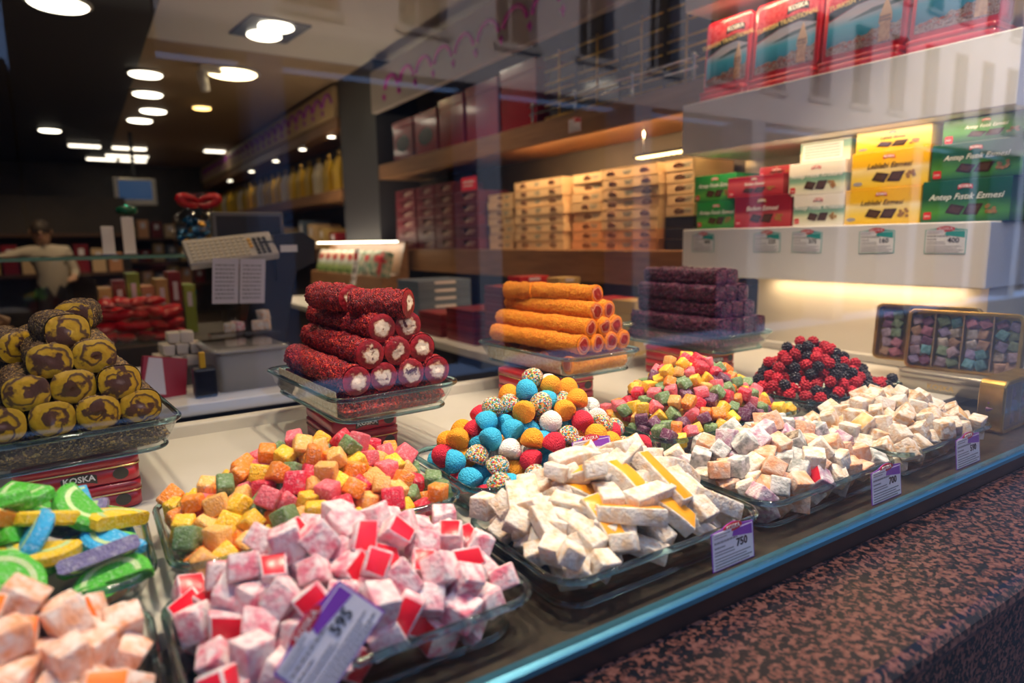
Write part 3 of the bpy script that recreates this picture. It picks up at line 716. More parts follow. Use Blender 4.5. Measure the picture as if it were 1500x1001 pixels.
sw_org = swirl_mat('jelly_middle', [(0, (.22, .014, .008)), (.58, (.30, .02, .010)), (.66, (.78, .34, .16)), (.72, (.34, .05, .015)), (.84, (.80, .20, .02)), (1.0, (.9, .27, .01))], rad=.0207, dist=.25, rough=.12, nscale=90, bump=.9)
sw_brn = swirl_mat('pistachio_swirl', [(0, (.33, .19, .010)), (.30, (.42, .25, .012)), (.55, (.34, .19, .009)), (.64, (.07, .035, .015)), (.76, (.08, .04, .015)), (.82, (.38, .23, .010)), (1.0, (.34, .20, .010))], rad=.026, turns=1.5, dist=.35, nscale=95, patch=((.06, .025, .018), .365))
def make_rolls(kind, cx, cy0, rotz, rx, rz, rows, zb, L, skin, core, amp, label, group, sq=2.0, dx=None, extra=()):
    """rows: number of rolls per layer, front ends in line along x"""
    dx = dx or rx*2.02; c, s = math.cos(rotz), math.sin(rotz); z = zb+rz; i = 0
    vs = [(coat_tube(rx, rz, L, 50+q, amp, sq=sq, bend=.003*(q-1), cutback=.0008).mesh('skin', skin), end_face(rx, rz, 60+q, sq, 1.0).mesh('filling', core)) for q in range(3)]
    def place(x, y, z, yaw, k, pitch=0.0, scale_y=1.0):
        t = thing(kind, label, 'sweet', (cx+c*x-s*y, cy0+s*x+c*y, z), 0, group, rot=(pitch, 0, rotz+yaw))
        o = mesh_obj('skin', vs[k][0], t); o.scale = (1, scale_y, 1); mesh_obj('filling', vs[k][1], t)
    for r_i, n in enumerate(rows):
        for j in range(n):
            place((j-(n-1)/2)*dx+RG.uniform(-.001, .001)+r_i*.003, RG.uniform(-.004, .004)+r_i*.006, z, RG.uniform(-.02, .02), i % 3); i += 1
        z += rz*1.66
    for (x, y, zz, yaw, sy) in extra: place(x, y, zz, yaw, i % 3, 0.0, sy); i += 1
def bed(w, d, loc, rotz, h, m_, name, label, seed):
    rg = np.random.RandomState(seed); nx, ny = 60, 80; mb = MB(); vs = []
    for j in range(ny):
        for i in range(nx):
            u, v = i/(nx-1), j/(ny-1); e = min(u, 1-u, v, 1-v)
            vs.append(((u-.5)*w, (v-.5)*d, h*min(1, .35+e*14)+rg.uniform(-.0016, .0016)))
    mb.add(vs, [(j*nx+i, j*nx+i+1, (j+1)*nx+i+1, (j+1)*nx+i) for j in range(ny-1) for i in range(nx-1)], 0, True)
    b = rrect(w*.99, d*.99, .01, 0.0); mb.rings([rrect(w*.9, d*.9, .01, 0), rrect(w*1.0, d*1.0, .004, h*.36)], cap1=False)
    o = mb.build(name, m_); o.location = loc; o.rotation_euler = (0, 0, rotz); return tag(o, label, 'crumbs', kind='stuff')
TZ = RZ+.0065
# brown rolls
bx_, by_, br = -.040, 1.235, R(5)
make_tray(.262, .385, .046, (bx_, by_, RZ), br, 'raised glass tray holding the brown pistachio rolls')
bed(.230, .340, (bx_, by_, TZ), br, .044, cm_brn, 'crumb_bed', 'brown nutty crumbs filling the tray under brown rolls', 1)
make_rolls('pistachio_roll', bx_+.19*math.sin(br)*.93, by_-.178, br, .0262, .0232, (4, 3, 2), TZ+.042, .335, cm_brn, sw_brn, .0022, 'brown crumb-coated roll with yellow swirled pistachio filling', 'brown pistachio rolls', 2.7,
           extra=((.005, .030, TZ+.042+.0232+.0232*1.66*3-.003, .15, .28), (.022, .155, TZ+.042+.0232+.0232*1.66*3+.004, -.25, .26), (-.048, .13, TZ+.042+.0232+.0232*1.66*2.2, .3, .5)))
# dark red rolls
bx_, by_, br = .427, 1.205, R(4)
make_tray(.240, .375, .046, (bx_, by_, RZ), br, 'raised glass tray holding the dark red rolls')
bed(.196, .330, (bx_, by_, TZ), br, .044, cm_red, 'crumb_bed', 'dark red rose crumbs filling the tray under red rolls', 2)
make_rolls('rose_roll', bx_+.175*math.sin(br)*.9, by_-.170, br-R(2), .0245, .0245, (4, 3, 2), TZ+.043, .320, cm_red, sw_red, .0030, 'dark red crumb-coated roll with pale nougat filling', 'dark red nougat rolls',
           extra=((.030, .010, TZ+.043+.0245*(1+1.66*3)-.002, R(38), .34), (-.030, .120, TZ+.043+.0245*(1+1.66*3)+.004, R(10), .40)))
# orange rolls
bx_, by_, br = .943, 1.262, R(2)
make_tray(.228, .370, .046, (bx_, by_, RZ), br, 'raised glass tray holding the orange rolls')
make_rolls('orange_roll', bx_+.012, by_-.168, br+R(4), .0207, .0207, (4, 3, 2), TZ+.046, .315, cm_org, sw_org, .0017, 'orange crumb-coated roll with glossy red-brown jelly middle', 'orange jelly rolls in the pyramid',
           extra=((.012, .035, TZ+.046+.0207*(1+1.66*3), .1, .62), (-.012, .225, TZ+.046+.0207*(1+1.66*3), .35, .25)))
v_ = (coat_tube(.0205, .0205, .165, 77, .0013, cutback=.0008).mesh('skin', cm_org), end_face(.0205, .0205, 78, 2, 1.0).mesh('filling', sw_org))
for (x, y, yaw) in ((-.075, -.148, R(-90)), (-.075, -.060, R(-90)), (-.075, .030, R(-90)), (-.075, .120, R(-90))):
    t = thing('orange_roll', 'short orange roll lying crosswise in the tray bottom', 'sweet', (bx_+x, by_+y, TZ+.0215), yaw+br, 'orange rolls under the pyramid')
    mesh_obj('skin', v_[0], t); mesh_obj('filling', v_[1], t)
paper = mat('gold_paper', (.62, .48, .28), .35, metal=.5, col2=(.75, .66, .48), nscale=260, ntype='vor', bump=1.0, bscale=330, btype='vor')
for (cx, cy, br_, w, nm) in ((.943, 1.262, R(2), .18, 'orange'), (.427, 1.205, R(4), .19, 'dark red')):
    mb = MB(); mb.box(-w/2, w/2, -.15, .155, 0, .0012); mb.box(-w/2-.0065, -w/2-.005, -.14, .15, .004, .047 if nm == 'dark red' else .040)
    o = mb.build('paper_liner', paper, None, (cx, cy, RZ+.0062), (0, 0, br_)); tag(o, 'embossed gold paper liner in the tray of %s rolls' % nm, 'paper')
# dark purple bars
bx_, by_, br = 1.435, 1.272, R(0)
make_tray(.232, .385, .046, (bx_, by_, RZ), br, 'raised glass tray holding the dark purple bars')
bed(.190, .340, (bx_, by_, TZ), br, .042, cm_pur, 'crumb_bed', 'dark purple crumbs filling the tray under purple bars', 3)
def shag(me, seed, n, ln, m_):
    """short flakes standing off the skin, joined to it"""
    rg = random.Random(seed); ps = [p for p in me.polygons]; mb = MB()
    for _ in range(n):
        p = rg.choice(ps); c_ = p.center; nn = p.normal
        a = (nn+Vector((rg.uniform(-1, 1), rg.uniform(-1, 1), rg.uniform(-1, 1)))*.9).normalized(); b_ = a.orthogonal().normalized()
        q = Matrix.Rotation(rg.uniform(0, 6.28), 3, a) @ b_; w_ = ln*rg.uniform(.3, .7); L_ = ln*rg.uniform(.6, 1.5)
        mb.add([c_-q*w_/2, c_+q*w_/2, c_+q*w_/3+a*L_, c_-q*w_/3+a*L_, c_+nn*.0006], [(0, 1, 2, 3), (0, 3, 4), (1, 4, 2)])
    return mb.mesh('flakes', m_)
pv = []
for q in range(3):
    sk = coat_tube(.0215, .0205, .335, 90+q, .0028, sq=4.5, cutback=.0008).mesh('skin', cm_pur); pv.append((sk, end_face(.0215, .0205, 95+q, 4.5, 1.0, .002).mesh('filling', cm_pur), shag(sk, q, 1500, .010, cm_pur)))
z = TZ+.042+.0205; i = 0
for r_i, n in enumerate((4, 3, 3, 2)):
    for j in range(n):
        x = (j-(n-1)/2)*.0455-(.0 if r_i < 2 else .004); t = thing('hibiscus_bar', 'dark purple shaggy petal-coated bar in the stacked pile', 'sweet', (bx_+x, by_-.172+r_i*.018, z), RG.uniform(-.02, .02), 'dark purple petal-coated bars')
        for nm, me in zip(('skin', 'filling', 'flakes'), pv[i % 3]): mesh_obj(nm, me, t).scale = (1, 1-r_i*.07, 1)
        i += 1
    z += .0415
# ------------------------------------------------------------------ flakes on the dark red rolls' skin
fl = None
for o in [o for o in bpy.data.objects if o.name.split('.')[0] == 'skin' and o.data.materials[0] == cm_red]:
    if fl is None: fl = {}
    if o.data.name not in fl: fl[o.data.name] = shag(o.data, 5, 1500, .0042, crumbs('flakes_red', [(.34, .007, .014), (.58, .014, .020), (.16, .004, .010), (.75, .09, .05)], 300) if not fl else bpy.data.materials['flakes_red'])
    f_ = mesh_obj('flakes', fl[o.data.name], o.parent); f_.scale = o.scale
# ------------------------------------------------------------------ price cards
def scribble(x0, x1, z, h, seed, y):
    """a line of small print as short dashes"""
    rg = random.Random(seed); out = []; x = x0
    while x < x1:
        w = rg.uniform(.6, 2.2)*h
        out.append((x, min(x1, x+w), y-.0002, y+.0002, z-h/2, z+h/2)); x += w+h*.5
    return out
def price_card(price, loc, rot, label, w=.086, h=.056, ink='purple_print', paper='lilac_paper', group=None):
    t = thing('price_card', label, 'price card', loc, 0, group, rot=rot)
    top = [(-w/2, 0), (w/2, 0), (w/2, h*.90)]
    for k in range(9):
        u = k/8; x = w*.26-u*w*.52; top.append((x, h*(.94+.10*math.sin(math.pi*u))))
    top.append((-w/2, h*.90))
    mb = MB(); mb.prism(top, 0, .0008); mb.build('card', MT[ink], t)
    mb = MB(); mb.prism([(-w*.48, h*.02), (w*.48, h*.02), (w*.48, h*.87), (-w*.48, h*.87)], -.0003, 0); mb.build('card_face', MT[paper], t)
    mb = MB(); mb.prism([(-w*.02, h*.70), (w*.46, h*.60), (w*.46, h*.85), (w*.02, h*.85)], -.0006, -.0003); mb.build('corner_print', MT[ink], t)
    mb = MB(); mb.prism(ellipse(w*.22, h*.105, 0, h*.93), -.0009, -.0003); e = mb.build('name_oval', MT['red_print'], t)
    put_text(e, 'KOSKA', h*.15, MT['white_print'], 0, -.0012, h*.93)
    mb = MB(); mb.prism([(-w*.46, h*.74), (-w*.04, h*.74), (-w*.04, h*.90), (-w*.46, h*.90)], -.0010, -.0003); mb.build('sticker', MT['lilac_paper'], t)
    if price: put_text(t, price, h*.27, MT['black_print'], w*.20, -.0007, h*.50, name='price', bold=h*.006)
    mb = MB(); i = 0
    for (x0, x1, z, hh) in ((-.44, -.08, .84, .028), (-.44, -.15, .78, .028), (-.44, .10, .66, .05), (-.44, -.2, .54, .04), (-.44, .0, .44, .03), (-.44, .02, .37, .03), (-.44, .40, .28, .03), (-.44, .30, .21, .03), (-.44, .44, .14, .035), (-.44, .36, .07, .035)):
        for q in scribble(x0*w, x1*w, z*h, hh*h, i*7+3, -.0011 if z > .7 else -.0006): mb.box(*q)
        i += 1
    mb.build('small_print', MT['grey_print'], t)
    return t
price_card('595', (.158, .4865, .0640), (R(-24), R(-42), R(12)), 'tilted price card reading 595 on the pink delight', .082, .054)
price_card('750', (.640, .4905, .0005), (R(-6), 0, 0), 'price card reading 750 before the long delight bars', .078, .052)
price_card('700', (.995, .4905, .0005), (R(-6), 0, 0), 'price card reading 700 before the mixed pale delight', .084, .054)
price_card('590', (1.262, .4905, .0005), (R(-6), 0, 0), 'price card reading 590 before the cream delight', .088, .056)
price_card('', (.600, .704, .068), (R(-18), 0, R(-4)), 'price card half hidden between candy domes and delight bars', .068, .050)
# cards stuck on the white shelf front
for (y, p, lab_) in ((1.712, '400', 'teal shelf card reading 400 under the small green boxes'), (1.434, '225', 'teal shelf card reading 225 under the maroon boxes'), (1.286, '375', 'teal shelf card reading 375 under the white boxes'),
                     (1.060, '160', 'teal shelf card reading 160 under the yellow boxes'), (.875, '400', 'teal shelf card reading 400 under the large green boxes')):
    price_card(p, (UX-.0015, y, .345), (0, R(RG.uniform(-2, 2)), R(-90)), lab_, .104, .072, 'teal_print', 'white_print')
# ------------------------------------------------------------------ chocolate boxes on the lower shelf
def ramp_mat(name, cols, h, rough=.35):
    """box print: colour bands up the front"""
    m_ = bpy.data.materials.new(name); m_.use_nodes = True; nt = m_.node_tree; N = nt.nodes; b = N['Principled BSDF']; b.inputs['Roughness'].default_value = rough
    tc = N.new('ShaderNodeTexCoord'); sx = N.new('ShaderNodeSeparateXYZ'); _lnk(nt, tc.outputs['Object'], sx.inputs[0])
    dv = N.new('ShaderNodeMath'); dv.operation = 'DIVIDE'; dv.inputs[1].default_value = h; _lnk(nt, sx.outputs[2], dv.inputs[0])
    cr = N.new('ShaderNodeValToRGB'); E_ = cr.color_ramp.elements
    while len(E_) < len(cols): E_.new(.5)
    for i, (p, c) in enumerate(cols): E_[i].position = p; E_[i].color = (*c, 1)
    _lnk(nt, dv.outputs[0], cr.inputs[0]); _lnk(nt, cr.outputs[0], b.inputs['Base Color']); return m_
GR = (.02, .16, .05); MA = (.30, .012, .030); YE = (.82, .48, .010); WH = (.78, .74, .66); DG = (.010, .085, .045)
bxm = {'green': ramp_mat('box_green', [(0, (.02, .22, .05)), (.25, (.12, .42, .06)), (.5, (.05, .26, .07)), (1, (.02, .30, .06))], .10),
       'maroon': ramp_mat('box_maroon', [(0, (.40, .015, .03)), (.45, (.55, .09, .10)), (.6, MA), (1, (.25, .006, .02))], .10),
       'white': ramp_mat('box_white', [(0, WH), (.30, (.70, .72, .50)), (.45, (.22, .42, .30)), (.62, (.16, .34, .28)), (.66, WH), (1, (.80, .76, .70))], .10),
       'yellow': ramp_mat('box_yellow', [(0, YE), (.30, (.88, .64, .10)), (.5, (.90, .74, .35)), (.62, YE), (1, (.78, .42, .006))], .11),
       'dark_green': ramp_mat('box_dark_green', [(0, DG), (.25, (.08, .30, .05)), (.42, (.05, .20, .05)), (.6, DG), (1, (.008, .10, .06))], .11)}
choc = mat('chocolate_print', (.045, .018, .012), .4); nutp = mat('nut_print', (.42, .22, .06), .5, col2=(.25, .12, .03), nscale=300)
def choc_box(kind, y0, y1, z0, z1, X, title, ink, label, dep=.20, plain=False, yaw=0.0):
    w = y0-y1; h = z1-z0
    t = thing('chocolate_box', label, 'box', (X, (y0+y1)/2, z0), 0, 'chocolate paste boxes on the shelf', rot=(0, 0, R(-90)+yaw))
    mb = MB(); mb.box(-w/2, w/2, 0, dep, 0, h, 0, .0015); mb.build('carton', bxm[kind], t)
    if plain:
        mb = MB(); mb.box(-w*.45, w*.35, -.0004, 0, h*.12, h*.88); mb.build('white_panel', MT['white_print'], t)
        mb = MB()
        for k in range(5):
            for q in scribble(-w*.4, w*.3, h*(.25+.13*k), h*.05, k, -.0008): mb.box(*q)
        mb.build('small_print', MT['grey_print'], t); return t
    b = banner(t, 0, -.0006, h*.85, h*.075, m_=MT['red_print'] if kind != 'maroon' else MT['gold_print'])
    put_text(t, title, h*.20, ink, 0, -.0007, h*.60, shear=.35, bold=.0002)
    mb = MB()
    for (cx, tl) in ((-.10, .03), (.10, -.02)):
        mb.prism([(w*(cx-.11), h*(.20+tl)), (w*(cx+.055), h*.16), (w*(cx+.115), h*(.40-tl)), (w*(cx-.05), h*(.43+tl*.3))], -.0012, 0)
    c_ = mb.build('chocolate_picture', choc, t)
    mb = MB()
    for (cx, tl) in ((-.10, .03), (.10, -.02)): mb.prism([(w*(cx-.07), h*(.235+tl)), (w*(cx+.04), h*.205), (w*(cx+.08), h*(.36-tl)), (w*(cx-.035), h*(.385+tl*.3))], -.0015, -.0012)
    mb.build('chocolate_relief', mat('chocolate_light', (.09, .045, .03), .4) if 'chocolate_light' not in bpy.data.materials else bpy.data.materials['chocolate_light'], c_)
    mb = MB(); rg = random.Random(int(w*1e4))
    for k in range(9): mb.prism(ellipse(w*.022, h*.045, w*(.30+rg.uniform(-.055, .055)), h*(.30+rg.uniform(-.09, .09)), 8), -.0011-.0001*k, 0)
    mb.build('nut_picture', nutp, t)
    if kind != 'yellow':
        mb = MB(); mb.prism(rpoly(w*.095, w*.095, w*.015, -w*.42, h*.17), -.0008, 0); e = mb.build('badge', MT['red_print'], t)
        put_text(e, 'jojo', w*.045, MT['white_print'], -w*.42, -.0012, h*.17)
    else:
        mb = MB(); mb.prism(ellipse(w*.065, h*.055, -w*.40, h*.15, 14), -.0008, 0); mb.build('badge', MT['grey_print'], t)
    return t
BX = 2.045; wp, gp_ = MT['white_print'], MT['gold_print']; bk = mat('brown_ink', (.08, .035, .01), .5); tl_ = mat('pale_ink', (.80, .85, .78), .5)
SZ = .4305
choc_box('green', 1.822, 1.632, SZ, SZ+.104, BX+.02, 'Antep Fıstık Ezmesi', wp, 'light green chocolate box below another, beside maroon boxes', .16)
choc_box('green', 1.836, 1.640, SZ+.1045, SZ+.205, BX+.02, 'Antep Fıstık Ezmesi', wp, 'light green chocolate box on top, beside maroon boxes', .16)
choc_box('maroon', 1.626, 1.394, SZ, SZ+.112, BX, 'Badem Ezmesi', wp, 'maroon chocolate box at the bottom of its pile', .18)
choc_box('maroon', 1.664, 1.434, SZ+.1125, SZ+.184, BX+.005, 'Badem Ezmesi', wp, 'maroon chocolate box lying flat in the middle of its pile', .18)
choc_box('maroon', 1.562, 1.420, SZ+.1845, SZ+.214, BX+.05, 'Badem Ezmesi', wp, 'thin red chocolate box on top of the maroon pile', .14)
choc_box('white', 1.384, 1.206, SZ, SZ+.101, BX, 'Antep Fıstık Krokanlı', wp, 'white and green chocolate box at the bottom of its pile', .18)
choc_box('white', 1.406, 1.210, SZ+.1015, SZ+.207, BX, 'Antep Fıstık Krokanlı', wp, 'white and green chocolate box in the middle of its pile', .18)
choc_box('white', 1.388, 1.212, SZ+.2075, SZ+.276, BX+.03, '', wp, 'plain white backed box on top of the white pile', .16, True)
choc_box('yellow', 1.203, .978, SZ, SZ+.107, BX, 'Leblebi Ezmesi', bk, 'yellow chocolate box at the bottom of its pile', .18)
choc_box('yellow', 1.190, .964, SZ+.1075, SZ+.217, BX+.003, 'Leblebi Ezmesi', bk, 'yellow chocolate box in the middle of its pile', .18)
choc_box('yellow', 1.184, .966, SZ+.2175, SZ+.279, BX+.01, 'Leblebi Ezmesi', bk, 'yellow chocolate box lying flat on top of its pile', .18)
choc_box('dark_green', .974, .755, SZ, SZ+.115, BX, 'Antep Fıstık Ezmesi', tl_, 'dark green chocolate box at the bottom of its pile', .18)
choc_box('dark_green', .958, .738, SZ+.1155, SZ+.214, BX+.003, 'Antep Fıstık Ezmesi', tl_, 'dark green chocolate box in the middle of its pile', .18)
choc_box('dark_green', .938, .728, SZ+.2145, SZ+.278, BX+.012, 'Antep Fıstık Ezmesi', tl_, 'dark green chocolate box lying flat on top of its pile', .18)
# ------------------------------------------------------------------ picture tins on the upper shelf
tin_bright = mat('tin_bright_red', (.66, .02, .035), .3, col2=(.56, .012, .03), nscale=8, coat=.4)
tin_pink = mat('tin_rose_pattern', (.62, .10, .13), .35, col2=(.50, .03, .06), nscale=90)
sea = ramp_mat('sea_print', [(0, (.02, .10, .22)), (.35, (.03, .30, .52)), (.6, (.05, .38, .62)), (.74, (.30, .42, .60)), (.82, (.42, .42, .55)), (1, (.30, .34, .50))], .13)
ink_navy = mat('ink_navy', (.015, .03, .05), .4); roof = mat('roof_print', (.42, .09, .06), .5, col2=(.20, .10, .10), nscale=140); town = mat('town_print', (.10, .09, .12), .5, col2=[(.45, .38, .36), (.18, .07, .06), (.05, .06, .10)], nscale=170, lo=.35, hi=.7)
stone = mat('stone_print', (.55, .34, .16), .5, col2=(.40, .22, .10), nscale=80); spire = mat('spire_print', (.55, .38, .24), .5); hill = mat('hill_print', (.04, .10, .14), .5)
yl_ = mat('yellow_ink', (.75, .60, .25), .5)
def picture_tin(y0, y1, z0, z1, X, label):
    w = y0-y1; h = z1-z0; t = thing('picture_tin', label, 'tin', (X, (y0+y1)/2, z0), 0, 'red picture tins on the upper shelf', rot=(R(-4), 0, R(-90)))
    mb = MB(); f = [[(p[0], y, h/2+p[1]) for p in rrect(w-q, h-q, .018, 0)] for (y, q) in ((0, .008), (.003, 0), (.045, 0))]
    mb.rings(f); mb.build('tin_box', tin_bright, t)
    mb = MB(); mb.prism(rpoly(w*.90, h*.86, .012, 0, h*.5), -.0006, .0003); p = mb.build('picture', tin_pink, t)
    bh = h*.56
    mb = MB(); mb.prism([(-w*.44, 0), (w*.44, 0), (w*.44, bh*.86), (w*.2, bh*.98), (-w*.1, bh*.93), (-w*.44, bh*.72)], -.0010, -.0005); mb.build('sea_picture', sea, t, (0, 0, h*.08))
    mb = MB(); mb.prism([(-w*.44, h*.50), (-w*.1, h*.605), (w*.2, h*.635), (w*.44, h*.56), (w*.44, h*.66), (w*.2, h*.735), (-w*.1, h*.705), (-w*.44, h*.60)], -.0014, -.0005); r_ = mb.build('ribbon', ink_navy, t)
    put_text(r_, 'TURKISH TRADITIONAL', h*.085, yl_, 0, -.0018, h*.672, bold=.0003, rot=(0, R(-4), 0))
    banner(t, w*.16, -.0010, h*.83, h*.075, m_=ink_navy)
    mb = MB(); mb.prism([(-w*.2, h*.44), (w*.44, h*.50), (w*.44, h*.54), (w*.1, h*.52)], -.0012, -.0005); mb.build('far_shore', hill, t)
    mb = MB(); rg = random.Random(3); pts = [(-w*.44, h*.08)]
    for k in range(17): pts.append((-w*.44+w*.88*k/16, h*(.17+.12*k/16+rg.uniform(-.02, .035))))
    mb.prism(pts+[(w*.44, h*.08)], -.0014, -.0005); g = mb.build('town_picture', town, t)
    mb = MB()
    for k in range(12):
        x = -w*.42+w*.066*k+rg.uniform(-.004, .004); z = h*(.11+rg.uniform(0, .07)); mb.prism([(x, z), (x+w*.06, z), (x+w*.05, z+h*.03), (x+w*.012, z+h*.03)], -.0018, -.0012)
    mb.build('roof_picture', roof, g)
    mb = MB(); cx = w*.26; mb.prism([(cx-w*.065, h*.10), (cx+w*.065, h*.10), (cx+w*.06, h*.30), (cx+w*.075, h*.31), (cx+w*.07, h*.40), (cx-w*.07, h*.40), (cx-w*.075, h*.31), (cx-w*.06, h*.30)], -.0022, -.0012)
    to = mb.build('tower_picture', stone, t)
    mb = MB(); mb.prism([(cx-w*.07, h*.40), (cx+w*.07, h*.40), (cx, h*.60)], -.0022, -.0012); mb.build('tower_roof', spire, to)
    mb = MB()
    for zz in (.325, .365):
        for k in range(5): mb.box(cx-w*.058+k*w*.025, cx-w*.046+k*w*.025, -.0026, -.0022, h*zz, h*(zz+.022))
    mb.build('tower_windows', ink_navy, to)
TZ2 = .8965
for (y0, y1, where) in ((1.775, 1.575, 'beside the shelf end'), (1.562, 1.312, 'with lit lid beside it'), (1.300, 1.044, 'standing proud of its neighbours'), (1.034, .800, 'at the window end of the shelf')):
    picture_tin(y0, y1, TZ2+.037, TZ2+.037+.25, 2.012 if y1 > 1.06 and y1 < 1.2 else 2.025, 'red picture tin with sea and tower %s' % where)
    t = thing('flat_tin', 'flat red tin lying under the picture tin %s' % where, 'tin', (2.115, (y0+y1)/2, TZ2), R(-90), 'flat red tins on the upper shelf')
    w = y0-y1-.006; mb = MB(); mb.rings([rrect(w, .23, .012, 0), rrect(w, .23, .012, .020)]); mb.build('tin_body', tin_bright, t)
    mb = MB(); mb.rings([rrect(w+.003, .233, .013, .020), rrect(w+.003, .233, .013, .033), rrect(w-.006, .225, .012, .036)]); mb.build('tin_lid', tin_bright, t)
# ------------------------------------------------------------------ clear-lidded gold tins in the corner
gold = mat('gold_tin', (.62, .40, .10), .30, metal=.9, col2=(.50, .31, .07), nscale=30); silver = mat('silver_tin', (.52, .47, .38), .35, metal=.8)
TINM = [mat('tin_delight_dimmed', c_, .7, col2=tuple(min(.7, q*1.5+.06) for q in c_), nscale=90, hsv=.2) for c_ in ((.36, .20, .11), (.07, .20, .22), (.20, .15, .26), (.38, .32, .26), (.32, .10, .14), (.12, .17, .09), (.26, .18, .22), (.14, .04, .10))]  # cube colours darkened to stand in for reflections dimming the lids
div = mat('divider_card', (.50, .32, .16), .5)
def lid_tin(w, h, dp, loc, rot, label, seed, bodym=gold, cells=4):
    t = thing('candy_tin', label, 'tin', loc, 0, 'clear-lidded tins of delight', rot=rot)
    mb = MB(); o_ = [[(p[0], y, h/2+p[1]) for p in rrect(w-q, h-q, .016, 0)] for (y, q) in ((.012, .006), (.010, 0), (dp, 0), (dp, .012))]
    mb.rings([[(p[0], 0.0, h/2+p[1]) for p in rrect(w-.016, h-.016, .010, 0)], [(p[0], 0.0, h/2+p[1]) for p in rrect(w-.004, h-.004, .015, 0)]]+[[(p[0], y, h/2+p[1]) for p in rrect(w, h, .016, 0)] for y in (.003, dp-.002)]+[[(p[0], dp, h/2+p[1]) for p in rrect(w-.006, h-.006, .014, 0)], [(p[0], dp-.003, h/2+p[1]) for p in rrect(w-.012, h-.012, .012, 0)], [(p[0], .002, h/2+p[1]) for p in rrect(w-.016, h-.016, .010, 0)]], cap0=False, cap1=False, smooth=False)
    mb.box(-w/2+.006, w/2-.006, dp-.003, dp-.001, .006, h-.006); mb.build('tin_frame', bodym, t)
    mb = MB(); mb.box(-w/2+.008, w/2-.008, .001, .0025, .008, h-.008); mb.build('clear_lid', MT['clear_plastic'], t)
    for k in range(1, cells):
        mb = MB(); x = -w/2+w*k/cells; mb.box(x-.001, x+.001, .004, dp-.004, .009, h-.009); mb.build('divider', div, t)
    rg = random.Random(seed); ms = TINM
    key = 'tincube'
    if key not in _tx: _tx[key] = [chunk(.022, .022, .022, .002, .002, 300+i, [m_]) for i, m_ in enumerate(ms)]
    for k in range(cells):
        for r_ in range(int((h-.02)/.0245)):
            for q in range(2):
                o = bpy.data.objects.new('delight_cube', rg.choice(_tx[key])); COL.objects.link(o)
                lm = Matrix.Translation((-w/2+w*(k+.5)/cells+(q-.5)*.0235+rg.uniform(-.001, .001), .020+rg.uniform(-.002, .003), .022+r_*.0245)) @ Euler((rg.uniform(-.3, .3), rg.uniform(-.6, .6), rg.uniform(-.3, .3))).to_matrix().to_4x4()
                o.matrix_world = Matrix.Translation(loc) @ Euler(rot).to_matrix().to_4x4() @ lm
                tag(o, 'small delight cube packed in the '+label, 'candy', 'delight cubes packed in the tins')
    return t
ya = R(-78)
t = thing('flat_gold_tin', 'dull gold tin lying flat under the upright tins', 'tin', (1.775, .735, .0205), R(-88)); 
mb = MB(); mb.rings([rrect(.20, .16, .016, 0), rrect(.20, .16, .016, .046), rrect(.192, .152, .014, .0465)]); mb.build('tin_body', silver, t)
mb = MB(); mb.rings([rrect(.203, .163, .017, .030), rrect(.203, .163, .017, .0462), rrect(.194, .154, .015, .0480)]); mb.build('tin_lid', silver, t)
put_text(t, 'KOSKA', .018, MT['gold_print'], 0, -.083, .014)
lid_tin(.235, .148, .042, (1.735, .715, .0690), (R(-7), 0, ya), 'clear-lidded gold tin of coloured delight leaning in front', 1)
lid_tin(.235, .150, .042, (1.800, .830, .0690), (R(-7), 0, ya), 'clear-lidded gold tin half hidden behind its twin', 2, cells=3)
lid_tin(.200, .108, .046, (1.600, .535, .0005), (0, 0, R(2)), 'clear-lidded gold tin standing against the window glass', 3)
# ------------------------------------------------------------------ shelving along the right wall
WX = 2.12
struct('trim_4', WX, 2.49, 1.84, 5.22, .185, .345, MT['wood'], .003)
struct('trim_5', WX, 2.49, 1.84, 5.22, .905, 1.020, MT['wood'], .003)
struct('trim_6', WX, 2.49, 5.24, 6.10, FZ, 1.85, mat('column_paint', (.035, .035, .045), .5))
def valance(name, y0, y1, z0, z1, x, board, print_, scale):
    mb = MB(); mb.box(x, x+.05, y0, y1, z0, z1, 0, .003); b = mb.build(name, board); b['kind'] = 'structure'
    n = int((y1-y0)/scale); h = z1-z0; me = me2 = None
    for k in range(n):
        if me is None:
            q = MB(); r_ = scale*.30
            pts = [(0, r_*math.sin(R(a))*1.5, r_*math.cos(R(a))*1.5) for a in range(20, 161, 14)]
            q.tube([(-.002, p[2], p[1]) for p in pts], scale*.055, 6); me = q.mesh('scallop', print_)
            q = MB(); q.lathe([(.001, -.03), (.02, 0), (.001, .03)], 8); me2 = q.mesh('drop', print_)
        mesh_obj('scallop', me, b, (x, y0+scale*(k+.5), z0+h*.28)); mesh_obj('drop', me2, b, (x-.002, y0+scale*(k+1), z0+h*.25))
    return b
valance('trim_7', 1.86, 5.22, 1.42, 1.73, 2.08, mat('valance_board', (.42, .36, .34), .6), mat('magenta_print', (.55, .02, .42), .4), .28)
valance('trim_8', 6.15, 13.9, 1.55, 1.82, 2.08, mat('valance_cream', (.50, .36, .20), .6), mat('violet_print', (.30, .03, .35), .4), .30)
struct('trim_9', 2.10, 2.49, 6.12, 13.9, .80, .90, MT['wood'], .003)
struct('trim_10', 2.10, 2.49, 6.12, 13.9, 1.44, 1.54, MT['wood'], .003)
struct('trim_11', 2.10, 2.49, 6.12, 13.9, .22, .34, MT['wood_dark'], .003)
